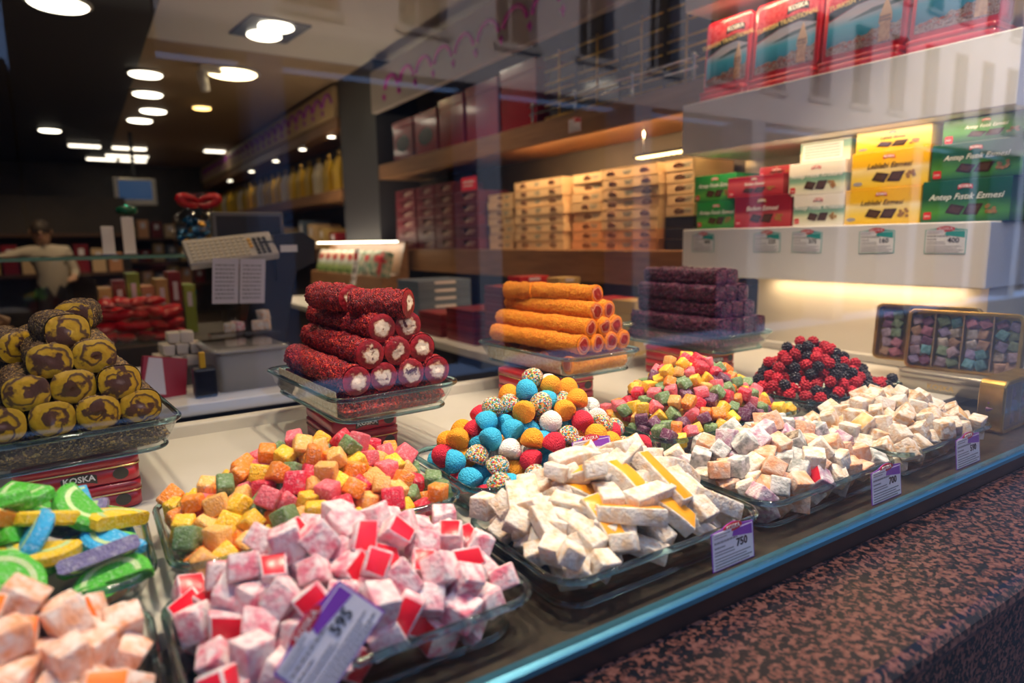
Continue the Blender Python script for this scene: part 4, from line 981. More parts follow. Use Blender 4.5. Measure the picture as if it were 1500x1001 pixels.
# LED strip under the upper shelf board
def led_strip(loc, L, label, n):
    t = thing('led_strip', label, 'light', loc, 0)
    mb = MB(); mb.box(-.03, .03, 0, L, 0, .012); [mb.box(-.004, .004, yy-.004, yy+.004, .012, .1325) for yy in (.04, L-.04)]; mb.build('channel', MT['chrome'], t)
    me = None
    for k in range(n):
        if me is None: q = MB(); q.box(-.022, .022, -.006, .006, -.004, 0); me = q.mesh('led', MT['led_strip'])
        mesh_obj('led', me, t, (0, L*(k+.5)/n, 0))
led_strip((2.25, 1.90, .772), .45, 'row of warm LEDs under the shelf over cream boxes', 14)
lamp('led_light', 'AREA', (2.135, 2.60, .900), 11.0, (1, .62, .28), .012, sizey=1.3).rotation_euler = (0, R(-22), 0)
lamp('led_light', 'AREA', (1.93, 5.5, .412), 3.0, (1, .75, .45), .05, sizey=1.6).rotation_euler = (0, 0, 0)
# ------------------------------------------------------------------ boxes on that shelf
cream_b = mat('cream_carton', (.66, .47, .28), .55, hsv=.10); peach_b = mat('peach_carton', (.66, .32, .16), .55, hsv=.06); tab_b = mat('carton_flap', (.52, .36, .20), .6); brown_ink = mat('carton_ink', (.16, .05, .025), .5); teal_ink = mat('carton_grey_ink', (.22, .28, .28), .5)
def carton(w, d, h, X, y, z, yaw, m_, label, group, fancy=False, name='sweet_carton'):
    t = thing(name, label, 'box', (X, y, z), 0, group, rot=(0, 0, R(-90)+yaw))
    mb = MB(); mb.box(-w/2, w/2, 0, d, 0, h, 0, .0015); mb.build('carton', m_, t)
    mb = MB(); mb.prism([(-w/2, h*.93), (w/2, h*.93), (w/2, h*1.0), (-w/2, h*1.0)], -.001, .0005); mb.build('lid_edge', tab_b if not fancy else m_, t)
    if not fancy:
        mb = MB()
        for cx in ((-.3, .3) if w > .3 else (0.0,)):
            mb.tube([(w*cx+.028*math.cos(R(a)), -.0008, h*.34+h*.36*math.sin(R(a))) for a in range(10, 171, 20)], .0035, 5); mb.prism(rpoly(.05, h*.17, .004, w*cx, h*.38), -.001, 0)
        mb.build('emblem', brown_ink, t)
        mb = MB()
        for q in scribble(-.03, .03, h*.62, h*.14, int(y*100), -.0008)+scribble(-.025, .02, h*.40, h*.14, int(z*100), -.0008): mb.box(*[q[0]+(w*.0 if w > .3 else w*.28), q[1]+(w*.0 if w > .3 else w*.28), *q[2:]])
        mb.build('small_print', teal_ink, t)
    return t
Z1 = .3455
for si, (y0, y1, n, X, nm) in enumerate(((3.66, 3.37, 7, 2.16, 'beside the maroon boxes'), (3.33, 2.85, 8, 2.14, 'second from the maroon boxes'), (2.82, 2.57, 8, 2.17, 'in the middle of the cream stacks'), (2.54, 2.15, 8, 2.13, 'wide ones under the LED strip'), (2.13, 1.96, 8, 2.15, 'next to the white panelled unit'))):
    for k in range(n):
        w = (y0-y1)-.008
        peach = si in (2, 3) and k < (2 if si == 3 else 3)
        if si == 4 and k < 3:
            mb = MB(); mb.box(-w/2, w/2, 0, .22, 0, .0465, 0, .002); o = mb.build('gift_box', mat('dark_gift_box', (.03, .03, .05), .3) if 'dark_gift_box' not in bpy.data.materials else bpy.data.materials['dark_gift_box'], None, (X+.055, (y0+y1)/2, Z1+k*.0485), (0, 0, R(-90)))
            tag(o, 'dark flat gift box under cream cartons next to the unit', 'box', 'dark gift boxes on the shelf'); continue
        carton(w, .26, .0478, X+.055+RG.uniform(-.006, .006), (y0+y1)/2+RG.uniform(-.012, .012), Z1+k*.0485, RG.uniform(-.03, .03), peach_b if peach else cream_b,
               ('peach' if peach else 'cream')+' flat sweet carton in the stack '+nm, 'flat cartons stacked on the wooden shelf')
mar_b = mat('maroon_box', (.115, .010, .020), .4, hsv=.2); wing = mat('wing_print', (.50, .34, .30), .4)
for ci, (y0, y1) in enumerate(((5.00, 4.63), (4.61, 4.32), (4.31, 4.03), (4.02, 3.70))):
    for k in range(5 if ci == 3 else 6):
        w = y0-y1-.006; t = thing('maroon_box', 'dark maroon box with a pale swoosh, stacked %s' % ('by the dark column', 'second from the column', 'third from the column', 'beside the cream cartons')[ci], 'box', (2.16, (y0+y1)/2, Z1+k*.0755), 0, 'dark maroon boxes on the shelf', rot=(0, 0, R(-90)))
        mb = MB(); mb.box(-w/2, w/2, 0, .24, 0, .0745, 0, .002); mb.build('carton', mar_b, t)
        mb = MB(); mb.prism([(-w*.2, .055), (-w*.05, .028), (w*.25, .060), (w*.02, .016)], -.0008, 0); mb.build('swoosh', wing, t)
        mb = MB(); [mb.box(*q) for q in scribble(w*.05, w*.38, .045, .010, k, -.0006)+scribble(w*.05, w*.3, .028, .008, k+9, -.0006)]; mb.build('small_print', wing, t)
t = thing('price_sign', 'small bright red price sign clipped before the maroon boxes', 'sign', (2.165, 3.82, .7235), R(-90))
mb = MB(); mb.prism(rpoly(.20, .085, .006, 0, .0425), 0, .002); mb.build('card', mat('sign_red', (.85, .02, .05), .4), t)
mb = MB(); [mb.box(*q) for q in scribble(-.07, .07, .055, .014, 3, -.0008)+scribble(-.07, .05, .03, .010, 4, -.0008)]; mb.build('small_print', MT['white_print'], t)
# upper board: red gift boxes, clear boxes with gold cord, chrome guard rail
redg = mat('red_gift', (.30, .008, .022), .22, coat=.6, hsv=.15); darkp = mat('dark_print', (.03, .025, .03), .25)
for k, (y0, y1, h) in enumerate(((5.02, 4.66, .30), (4.62, 4.26, .30), (4.22, 3.88, .33), (3.84, 3.46, .34), (3.42, 3.06, .36))):
    w = y0-y1; t = thing('gift_box', 'tall red glossy gift box, %s from the column end' % ('first', 'second', 'third', 'fourth', 'fifth')[k], 'box', (2.17, (y0+y1)/2, 1.0205), 0, 'red gift boxes on the upper board', rot=(0, 0, R(-90)))
    mb = MB(); mb.box(-w/2, w/2, 0, .26, 0, h*.82, 0, .004); mb.build('box_body', redg, t)
    mb = MB(); mb.box(-w/2-.004, w/2+.004, -.004, .264, h*.82, h, 0, .004); mb.build('box_lid', redg, t)
    mb = MB(); mb.prism(ellipse(w*.32, h*.2, 0, h*.42), -.001, 0); mb.build('oval_print', darkp if k < 2 else redg, t)
for k, (y0, y1) in enumerate(((2.98, 2.72), (2.70, 2.40), (2.38, 2.12), (2.10, 1.88))):
    for r_ in range(2):
        w = y0-y1-.01; h = .17; t = thing('clear_box', 'clear plastic gift box tied with gold cord, %s row' % ('lower', 'upper')[r_], 'box', (2.17, (y0+y1)/2, 1.0205+r_*.172), 0, 'clear boxes tied with gold cord', rot=(0, 0, R(-90)))
        mb = MB(); mb.box(-w/2, w/2, 0, .22, .001, h); mb.build('clear_shell', MT['clear_plastic'], t)
        mb = MB(); mb.box(-w/2+.012, w/2-.012, .02, .20, .003, h*.55); mb.build('inner_tray', bpy.data.materials['dark_gift_box'], t)
        mb = MB()
        for zz in (.02, h*.5, h-.02): mb.tube([(-w/2, -.002, zz), (w/2, -.002, zz)], .005, 6)
        mb.tube([(0, -.003, 0.002), (0, -.003, h)], .005, 6); mb.build('gold_cord', MT['gold_print'], t)
t = thing('guard_rail', 'chrome guard rail with ball posts along the upper board', 'rail', (2.115, 0, 1.0205))
mb = MB(); mb.tube([(0, 1.88, .085), (0, 3.05, .085)], .005, 8); mb.tube([(0, 1.88, .045), (0, 3.05, .045)], .004, 8); mb.build('rail_bars', MT['chrome'], t)
for y in (1.9, 2.25, 2.65, 3.02):
    mb = MB(); mb.lathe([(.008, 0), (.006, .01), (.006, .08), (.011, .09), (.011, .10), (.001, .108)], 10); mb.build('post', MT['chrome'], t, (0, y, 0))
price_card('', (2.117, 2.66, .925), (0, 0, R(-90)), 'small brown card on the wooden board above cream cartons', .10, .07, 'red_print', 'lilac_paper')
# ------------------------------------------------------------------ counters
struct('trim_12', 1.48, 2.11, 1.62, 6.5, -.14, -.10, MT['white'], .004)
struct('trim_13', 1.52, 2.11, 1.66, 6.5, FZ, -.14, MT['wall_dark'])
flatred = mat('flat_box_red', (.22, .012, .02), .35, hsv=.25); flatblue = mat('flat_box_blue', (.12, .17, .26), .4, hsv=.15); flatgold = mat('flat_box_gold', (.55, .38, .14), .4)
def flat_box(x, y, z, w, d, h, m_, label, group, rz=0.0, nm='flat_box'):
    t = thing(nm, label, 'box', (x, y, z), rz, group)
    mb = MB(); mb.box(-w/2, w/2, -d/2, d/2, 0, h*.55, 0, .0015); mb.build('box_body', m_, t)
    mb = MB(); mb.box(-w/2-.0015, w/2+.0015, -d/2-.0015, d/2+.0015, h*.55, h, 0, .0015); mb.build('box_lid', m_, t)
    mb = MB(); mb.box(-w*.2, w*.2, -d/2-.0025, -d/2, h*.55, h*.85); mb.build('name_print', MT['lilac_paper'], t)
    return t
for k in range(7): flat_box(1.74, 2.55+RG.uniform(-.004, .004), -.0995+k*.0415, .30, .26, .041, flatred, 'dark red flat box in the tall stack on the white counter', 'dark red boxes on the counter')
for k in range(4): flat_box(1.70, 2.86+RG.uniform(-.004, .004), -.0995+k*.0415, .30, .28, .041, flatred, 'dark red flat box in the middle stack on the counter', 'dark red boxes on the counter, middle stack')
for k in range(3): flat_box(1.66, 3.18, -.0995+k*.0415, .24, .26, .041, flatred, 'dark red flat box in the low stack on the counter', 'dark red boxes on the counter, low stack')
for k in range(6): flat_box(1.78, 3.60, -.0995+k*.046, .34, .30, .0455, flatblue, 'grey blue flat box stacked behind the dark red boxes', 'grey blue boxes on the counter')
flat_box(1.76, 2.56, .1915, .16, .10, .042, tin_bright, 'small bright red box on top of the dark red stack', None)
flat_box(1.86, 2.42, .1915, .12, .09, .036, flatgold, 'small gold box on top of the dark red stack', None)
for k, (x, y, m_, nm) in enumerate(((1.86, 2.10, tin_bright, 'bright red'), (1.88, 1.95, flatgold, 'gold'), (1.84, 2.26, MT['lilac_paper'], 'pale lilac'))):
    for q in range(5 if k < 2 else 4): flat_box(x, y, -.0995+q*.051, .16, .13, .050, m_ if q == 4 else flatred if k != 1 else flatgold, '%s topped flat box pile behind the orange rolls, layer %s' % (nm, ('one', 'two', 'three', 'four', 'five')[q]), 'flat boxes behind the orange rolls')
# lit rack of sachets
t = thing('sachet_rack', 'sloping wooden rack with a lit strip above the sachets', 'rack', (1.86, 0, -.0995))
mb = MB(); mb.prism([(0, 0), (.22, 0), (.22, .50), (.20, .50), (.14, .26), (0, .24)], 4.62, 6.4, 0, 'y'); mb.build('rack_body', MT['wood'], t)
mb = MB(); mb.box(.06, .16, 4.66, 6.36, .497, .507); mb.build('light_strip', MT['lamp_white'], t)
sach = ramp_mat('sachet_print', [(0, (.12, .30, .06)), (.3, (.35, .45, .20)), (.5, (.62, .70, .72)), (.75, (.80, .55, .42)), (1, (.85, .80, .72))], .20); sach2 = mat('sachet_green', (.10, .25, .18), .4, col2=(.5, .45, .35), nscale=25)
for k in range(8):
    y = 6.20-k*.195; w = .15; t = thing('sachet', ('pale printed sachet leaning in the lit rack' if k < 5 else 'green printed sachet leaning in the lit rack'), 'packet', (1.885, y, .1450), 0, 'sachets in the lit rack', rot=(R(-16), 0, R(-90)))
    mb = MB(); mb.rings([[(-w/2, -.003, 0), (w/2, -.003, 0), (w/2, .003, 0), (-w/2, .003, 0)], [(-w/2, -.014, .03), (w/2, -.014, .03), (w/2, .012, .03), (-w/2, .012, .03)], [(-w/2, -.012, .17), (w/2, -.012, .17), (w/2, .010, .17), (-w/2, .010, .17)], [(-w/2, -.002, .20), (w/2, -.002, .20), (w/2, .002, .20), (-w/2, .002, .20)]], smooth=False); mb.build('pouch', sach if k < 5 else sach2, t)
    mb = MB(); mb.prism(ellipse(w*.30, .028, 0, .135), -.0135, -.011); mb.build('round_print', MT['red_print'] if k != 5 else MT['white_print'], t)
t = thing('gift_box', 'small green box tied with a red bow at the rack end', 'box', (1.87, 4.70, .1450), 0, rot=(R(-14), 0, R(-90)))
mb = MB(); mb.box(-.09, .09, 0, .05, 0, .19, 0, .002); mb.build('box_body', sach2, t)
mb = MB(); mb.box(-.012, .012, -.003, .0, 0, .19); mb.box(-.09, .09, -.003, .0, .105, .125)
for sx in (-1, 1): mb.tube([(0, -.006, .12), (sx*.03, -.012, .16), (sx*.05, -.014, .145), (sx*.025, -.012, .125), (0, -.006, .12)], .007, 6); mb.tube([(0, -.006, .12), (sx*.02, -.01, .06), (sx*.026, -.008, .02)], .006, 6)
mb.build('red_bow', mat('ribbon_red', (.75, .02, .05), .35), t)
t = thing('note_card', 'narrow white price note hanging before the lit sachets', 'card', (1.80, 5.08, .06), 0, rot=(R(-12), R(-8), R(-90)))
mb = MB(); mb.box(-.055, .055, 0, .003, 0, .30); mb.build('card', MT['lilac_paper'], t)
mb = MB(); mb.box(-.045, .045, -.001, 0, .21, .27); mb.build('red_block', MT['red_print'], t)
mb = MB(); mb.box(-.03, .02, -.001, 0, .10, .15); [mb.box(*q) for q in scribble(-.04, .04, .18, .012, 3, -.001)+scribble(-.04, .04, .06, .02, 5, -.001)]; mb.build('small_print', MT['black_print'], t)
# ------------------------------------------------------------------ serving counter with the scale
struct('trim_14', -1.6, .78, 1.95, 2.68, -.065, -.030, MT['white'], .004)
struct('trim_15', -1.6, .76, 2.00, 2.66, FZ, -.065, MT['wall_dark'])
CZ = -.0295
t = thing('shop_scale', 'grey shop scale with button keyboard and display head on counter', 'scale', (.485, 2.50, CZ))
mb = MB(); mb.box(-.14, .14, -.10, .12, 0, .05, 0, .008); mb.build('scale_base', MT['mid_grey'], t)
mb = MB(); mb.prism([(-.04, .05), (.11, .05), (.20, .44), (.06, .44)], -.05, .07); mb.build('scale_neck', MT['black_plastic'], t)
kb = Matrix.Translation((0, -.04, .415)) @ Matrix.Rotation(R(-6), 4, 'Y') @ Matrix.Rotation(R(38), 4, 'X')
mb = MB(); mb.box(-.185, .105, -.065, .065, -.014, .014, 0, .005, kb); k_ = mb.build('keyboard', mat('keyboard_grey', (.52, .50, .46), .45), t)
ky = mat('key_cream', (.62, .57, .46), .5); kd = mat('key_dark', (.03, .03, .03), .5); ko = mat('key_orange', (.70, .40, .10), .5)
for nm, m_, c0, c1, r0_, r1_ in (('keys', ky, 0, 11, 0, 6), ('dark_keys', kd, 12, 15, 0, 5), ('orange_keys', ko, 11, 12, 2, 5)):
    mb = MB()
    for c_ in range(c0, c1):
        for r_ in range(r0_, r1_): mb.box(-.172+c_*.0172, -.160+c_*.0172, -.055+r_*.0185, -.043+r_*.0185, .014, .019, 0, 0, kb)
    mb.build(nm, m_, k_)
mb = MB(); mb.box(-.08, .17, .06, .10, .42, .545, 0, .006); h_ = mb.build('display_head', MT['mid_grey'], t)
mb = MB(); mb.box(-.065, .155, .057, .061, .44, .53); mb.build('display_glass', MT['black_plastic'], h_)
mb = MB(); mb.prism([(.10, .30), (.24, .36), (.245, .44), (.20, .47), (.10, .46)], -.06, .09); p_ = mb.build('printer', MT['black_plastic'], t)
mb = MB(); mb.box(.12, .18, -.062, -.055, .40, .425); mb.build('paper_slot', MT['white_print'], p_)
t = thing('price_list', 'printed price sheets hanging below the scale keyboard', 'paper', (.435, 2.41, .20), 0, rot=(R(8), R(3), R(4)))
for k in range(2):
    mb = MB(); mb.box(-.075+k*.088, .009+k*.088, -.002, 0, 0, .155); s_ = mb.build('sheet', MT['lilac_paper'], t)
    mb = MB()
    for r_ in range(9): [mb.box(*q) for q in scribble(-.066+k*.088, -.005+k*.088, .02+.014*r_, .005, r_, -.0025)]
    mb.build('small_print', MT['grey_print'], s_)
# clear food box on the counter
t = thing('food_box', 'grey lidded plastic food box on the white serving counter', 'container', (.400, 2.16, CZ), R(3))
mb = MB(); mb.rings([rrect(.19, .22, .02, 0), rrect(.215, .25, .025, .115)], cap1=False); mb.build('box_wall', mat('frosted_plastic', (.42, .43, .45), .35), t)
mb = MB(); mb.rings([rrect(.23, .265, .028, .115), rrect(.235, .27, .028, .122), rrect(.225, .26, .026, .128), rrect(.19, .22, .02, .129)]); mb.build('box_lid', MT['clear_plastic'], t)
lidm = mat('lid_grey', (.36, .36, .36), .3)
mb = MB(); mb.rings([rrect(.222, .257, .028, .113), rrect(.224, .259, .028, .121), rrect(.20, .235, .028, .122)]); mb.build('box_rim', lidm, t)
for k, (x, y) in enumerate(((.40, 2.36), (.43, 2.38), (.49, 2.36), (.52, 2.39), (.515, 2.36))):
    o = mesh_obj('delight_cube', chunk(.034, .034, .034, .003, .003, 400+k, [pw_rose if k in (1,) else pw_white]), None, (x, y, .125+(.03 if k == 3 else 0)), (0, 0, k*.7)); tag(o, 'white powdered cube on the ledge behind the food box', 'candy', 'cubes behind the food box')
mb = MB(); mb.box(.34, .56, 2.33, 2.415, CZ, .106, 0, .004); o = mb.build('glass_block', MT['clear_plastic']); tag(o, 'clear plastic riser block behind the food box', 'riser')
# white cubes piled on a little riser
t = thing('riser', 'dark low riser under the pile of white cubes', 'riser', (.245, 2.32, CZ)); mb = MB(); mb.box(-.085, .085, -.08, .08, 0, .055, 0, .003); mb.build('riser_box', MT['mid_grey'], t)
wc = [chunk(.034, .034, .034, .003, .003, 420+i, [mat('white_cube', (.84, .78, .66), .8) if 'white_cube' not in bpy.data.materials else bpy.data.materials['white_cube']]) for i in range(3)]
i = 0
for lay_, n in enumerate((4, 3, 2)):
    for a in range(n):
        for b in range(n):
            o = mesh_obj('nougat_cube', wc[i % 3], None, (.245+(a-(n-1)/2)*.0385, 2.32+(b-(n-1)/2)*.0385, CZ+.0725+lay_*.035), (0, 0, RG.uniform(-.3, .3))); tag(o, 'white nougat cube in the small pyramid on the counter', 'candy', 'white nougat cubes on the counter'); i += 1
# red and white packet, dark bottle with yellow clip, dark red pieces
t = thing('paper_packet', 'red and grey printed packet lying against the counter', 'packet', (.165, 2.08, CZ), 0, rot=(R(-18), R(12), R(8)))
mb = MB(); mb.box(-.06, .06, 0, .02, 0, .12, 0, .004); mb.build('packet_body', mat('packet_red', (.45, .02, .05), .4), t)
mb = MB(); mb.prism([(-.055, .01), (.005, .01), (-.01, .115), (-.045, .115)], -.001, .001); mb.build('pale_print', MT['lilac_paper'], t)
t = thing('glue_bottle', 'small black dispenser with a yellow clip on the counter', 'dispenser', (.268, 2.03, CZ))
mb = MB(); mb.box(-.03, .03, -.025, .025, 0, .085, 0, .008); mb.build('body', mat('dark_blue_plastic', (.012, .015, .03), .3), t)
mb = MB(); mb.box(-.012, .004, -.02, .0, .085, .130, 0, .003); mb.build('clip', mat('yellow_plastic', (.80, .48, .03), .4), t)
pos = deposit(.18, .14, .018, lambda x, y: .10-abs(x)*.5, 0, 61, 60)
t = thing('riser', 'dark riser under the maroon pieces behind brown rolls', 'riser', (-.13, 2.22, CZ)); mb = MB(); mb.box(-.10, .10, -.09, .09, 0, .10, 0, .003); mb.build('riser_box', MT['mid_grey'], t)
spawn({'a': [chunk(.034, .03, .03, .004, .004, 430+i, [cm_red]) for i in range(3)]}, pos, (-.13, 2.22, CZ+.1), 0, {'a': 'rose_piece'}, {'a': 'dark red crumb-coated piece in the heap behind brown rolls'}, 'candy', 'dark red pieces behind the brown rolls', lambda i, p: 'a')
# ------------------------------------------------------------------ glass display case further in
t = thing('display_case', 'long glass-topped display case behind the serving counter', 'display case', (0, 0, 0))
mb = MB(); mb.box(-2.4, .62, 3.02, 3.72, FZ, .00, 0, .004); mb.build('case_base', MT['wall_dark'], t)
tealg = real_glass('teal_glass_edge', (.35, .70, .60))
mb = MB(); mb.box(-2.4, .60, 3.02, 3.70, .352, .362); mb.build('top_glass', MT['pane'], t)
mb = MB(); mb.box(-2.4, .60, 3.012, 3.020, .350, .364); mb.build('glass_edge', mat('glass_edge_green', (.18, .36, .28), .2), t)
mb = MB(); mb.box(-2.4, .60, 3.022, 3.028, .001, .352); mb.build('front_glass', MT['pane'], t)
for x in (-1.2, .60): mb = MB(); mb.box(x-.006, x+.006, 3.03, 3.70, .001, .350); mb.build('end_glass', MT['pane'], t)
pk = mat('red_packet', (.65, .010, .02), .3, hsv=.3)
def pillow(w, d, h, m_):
    mb = MB(); rings = []
    for u in (-1, -.85, -.5, 0, .5, .85, 1):
        k = (1-u*u)**.5 if abs(u) < 1 else .08
        rings.append([(u*w/2, math.cos(a)*d/2*(.75+.25*k), math.sin(a)*h/2*k) for a in [2*math.pi*q/10 for q in range(10)]])
    mb.rings(rings); return mb.mesh('wrapped_sweet', m_)
pm_ = [pillow(.10, .07, .045, pk)]
for i in range(34):
    lv = i//10; o = mesh_obj('wrapped_sweet', pm_[0], None, (.075+(i % 5)*.058+RG.uniform(-.01, .01), 3.12+((i//5) % 2)*.10, .028+lv*.048), (RG.uniform(-.3, .3), RG.uniform(-.3, .3), RG.uniform(0, 3))); tag(o, 'bright red wrapped sweet heaped in the display case', 'candy', 'red wrapped sweets in the display case')
cols = [(.50, .30, .10), (.30, .16, .06), (.55, .40, .22), (.25, .30, .08), (.60, .22, .04), (.14, .06, .04)]
for k, c_ in enumerate(cols):
    m_ = mat('case_sweet', c_, .5, hsv=.3); me = chunk(.05, .045, .04, .006, .006, 500+k, [m_])
    for i in range(14):
        o = mesh_obj('nut_sweet', me, None, (-.12-k*.165+RG.uniform(-.06, .06), 3.12+RG.uniform(0, .25), .024+(i//5)*.042), (RG.uniform(0, 3), RG.uniform(0, 3), RG.uniform(0, 3))); tag(o, '%s sweet piece piled in the display case' % ('tan', 'brown', 'beige', 'olive', 'orange', 'dark brown')[k], 'candy', 'sweet pieces in the display case')
for k in range(7):
    flat_box(.08+k*.055, 3.45, .0005, .048, .20, .22+.03*(k % 3), (flatgold, flatred, mat('lime_box', (.30, .42, .05), .4) if 'lime_box' not in bpy.data.materials else bpy.data.materials['lime_box'], peach_b)[k % 4], '%s upright packet box at the back of the display case' % ('gold', 'dark red', 'lime green', 'peach')[k % 4], 'packet boxes in the display case')
# things standing on the glass
for k, (x, h) in enumerate(((.115, .125), (.195, .165))):
    t = thing('card_holder', '%s white card standing on the display case' % ('short', 'tall')[k], 'card', (x, 3.42, .3625), R(4)); mb = MB(); mb.box(-.024, .024, -.003, .003, 0, h, 0, .002); mb.build('card', MT['white_print'], t); mb = MB(); mb.box(-.03, .03, -.015, .015, 0, .006); mb.build('foot', MT['chrome'], t)
t = thing('sign_lamp', 'green glowing round lamp on a thin stem behind cards', 'lamp', (.205, 3.56, .3625)); mb = MB(); mb.lathe([(.03, 0), (.03, .006), (.005, .01), (.005, .18)], 12); mb.build('stem', MT['black_plastic'], t)
mb = MB(); mb.lathe([(.01, .18), (.04, .185), (.046, .20), (.04, .215), (.01, .222)], 16); mb.build('green_shade', mat('green_glass', (.01, .12, .06), .2), t); mb = MB(); mb.lathe([(.002, .195), (.02, .197), (.02, .216), (.002, .224)], 12); mb.build('bulb', MT['led_green'], t)
# bag of blue wrapped sweets with red ribbon
t = thing('sweet_bag', 'clear gift bag of blue wrapped sweets with red ribbon', 'bag', (.500, 3.52, .3625))
mb = MB(); prof = [(.09, 0), (.115, .02), (.12, .10), (.11, .17), (.05, .215), (.028, .23), (.05, .26), (.075, .285)]; mb.lathe(prof, 18); mb.build('clear_bag', MT['clear_plastic'], t)
mb = MB(); mb.lathe([(.034, .217), (.036, .228), (.034, .24)], 12)
for sx in (-1, 1): mb.tube([(sx*.042*(1-math.cos(a_)), -.035-.02*math.sin(a_/2), .232+.018*math.sin(a_)+.010*(1-math.cos(a_))) for a_ in [6.283*q/14 for q in range(15)]], [.008+.013*math.sin(math.pi*q/14) for q in range(15)], 6)
mb.build('red_bow', mat('bow_red', (.50, .01, .02), .3), t)
bl = [pillow(.05, .035, .028, mat('foil_blue', (.02, .16, .36), .22, metal=.5, hsv=.3)), pillow(.05, .035, .028, mat('foil_gold', (.75, .42, .06), .25, metal=.6))]
for i in range(44):
    a = i*2.4; rr_ = .085*math.sqrt(((i*7) % 11)/11); o = mesh_obj('wrapped_sweet', bl[1 if i % 6 == 0 else 0], None, (.50+rr_*math.cos(a), 3.52+rr_*math.sin(a), .380+.145*i/44), (RG.uniform(-.5, .5), RG.uniform(-.5, .5), a))
    tag(o, '%s foil-wrapped sweet inside the ribboned gift bag' % ('gold' if i % 6 == 0 else 'blue'), 'candy', 'foil sweets in the gift bag')
# ------------------------------------------------------------------ far shelves: gold bags, goods
goldbag = mat('gold_bag', (.80, .52, .04), .35, metal=.3, hsv=.3); whitebag = mat('white_bag', (.75, .66, .50), .5)
for k in range(22):
    y = 6.4+k*.33; m_ = goldbag if k % 4 != 2 else whitebag
    t = thing('gift_bag', ('yellow gold' if k % 4 != 2 else 'white')+' gift bag standing on the far wooden shelf', 'bag', (2.16, y, .9005), R(-90), 'gift bags on the far shelf')
    mb = MB(); mb.rings([[(-.09, 0, 0), (.09, 0, 0), (.09, .08, 0), (-.09, .08, 0)], [(-.095, -.005, .2), (.095, -.005, .2), (.095, .085, .2), (-.095, .085, .2)], [(-.08, .03, .32), (.08, .03, .32), (.08, .05, .32), (-.08, .05, .32)]], smooth=False); mb.build('bag_body', m_, t)
    mb = MB(); mb.tube([(-.04, .04, .31), (-.03, .04, .38), (.03, .04, .38), (.04, .04, .31)], .006, 6); mb.build('handle', MT['gold_print'], t)
for k in range(20):
    y = 6.45+k*.36; flat_box(2.26, y, .3405, .20, .30, .16+.05*(k % 4), (flatred, flatgold, cream_b, flatblue)[k % 4], '%s tall box on the low far shelf' % ('dark red', 'gold', 'cream', 'grey blue')[k % 4], 'boxes on the low far shelf', R(-90), 'goods_box')
gold_l = mat('glass_jar', (.35, .24, .10), .2)
for zi, z in enumerate((-.30, .12, .54)):
    struct('trim_%d' % (16+zi), -3.1, 2.05, 13.55, 14.09, z-.04, z, MT['wood_dark'])
    for k in range(16):
        x = -1.35+k*.215; c_ = k*7+zi*3
        flat_box(x, 13.75, z+.0005, .17, .20, .20+.04*(c_ % 4), (flatred, flatgold, cream_b, peach_b, flatblue)[c_ % 5], '%s goods box on the back wall shelves' % ('dark red', 'gold', 'cream', 'peach', 'grey blue')[c_ % 5], 'goods boxes on the back wall shelves', 0, 'goods_box')
# second shelf block left, half-way in
struct('trim_19', -1.9, .55, 9.30, 9.70, .52, .56, MT['wood_dark']); struct('trim_20', -1.9, .55, 9.30, 9.70, .06, .10, MT['wood_dark']); struct('trim_21', -1.9, .55, 9.66, 9.70, FZ, 1.0, MT['wall_dark'])
for k in range(12):
    for zi, z in enumerate((.1005, )):
        flat_box(-1.5+k*.17, 9.45, z, .14, .18, .18+.05*((k*3) % 4), (peach_b, flatgold, flatred, cream_b)[(k*5+1) % 4], '%s packet box on the shelf beyond the display case' % ('peach', 'gold', 'dark red', 'cream')[(k*5+1) % 4], 'packet boxes beyond the display case', 0, 'goods_box')
# wall screen
t = thing('wall_screen', 'white-framed dark screen hanging near the back', 'screen', (.70, 10.0, .93)); mb = MB(); mb.box(-.24, .24, 0, .05, 0, .34, 0, .006); mb.build('frame', MT['white'], t)
mb = MB(); mb.box(-.19, .19, -.004, 0, .07, .31); mb.build('screen_glass', mat('screen_blue', (.02, .04, .08), .2, emit=(.03, .07, .15), estr=.6), t); mb = MB(); mb.box(-.02, .02, .02, .04, .34, .92); mb.build('mount', MT['black_plastic'], t)
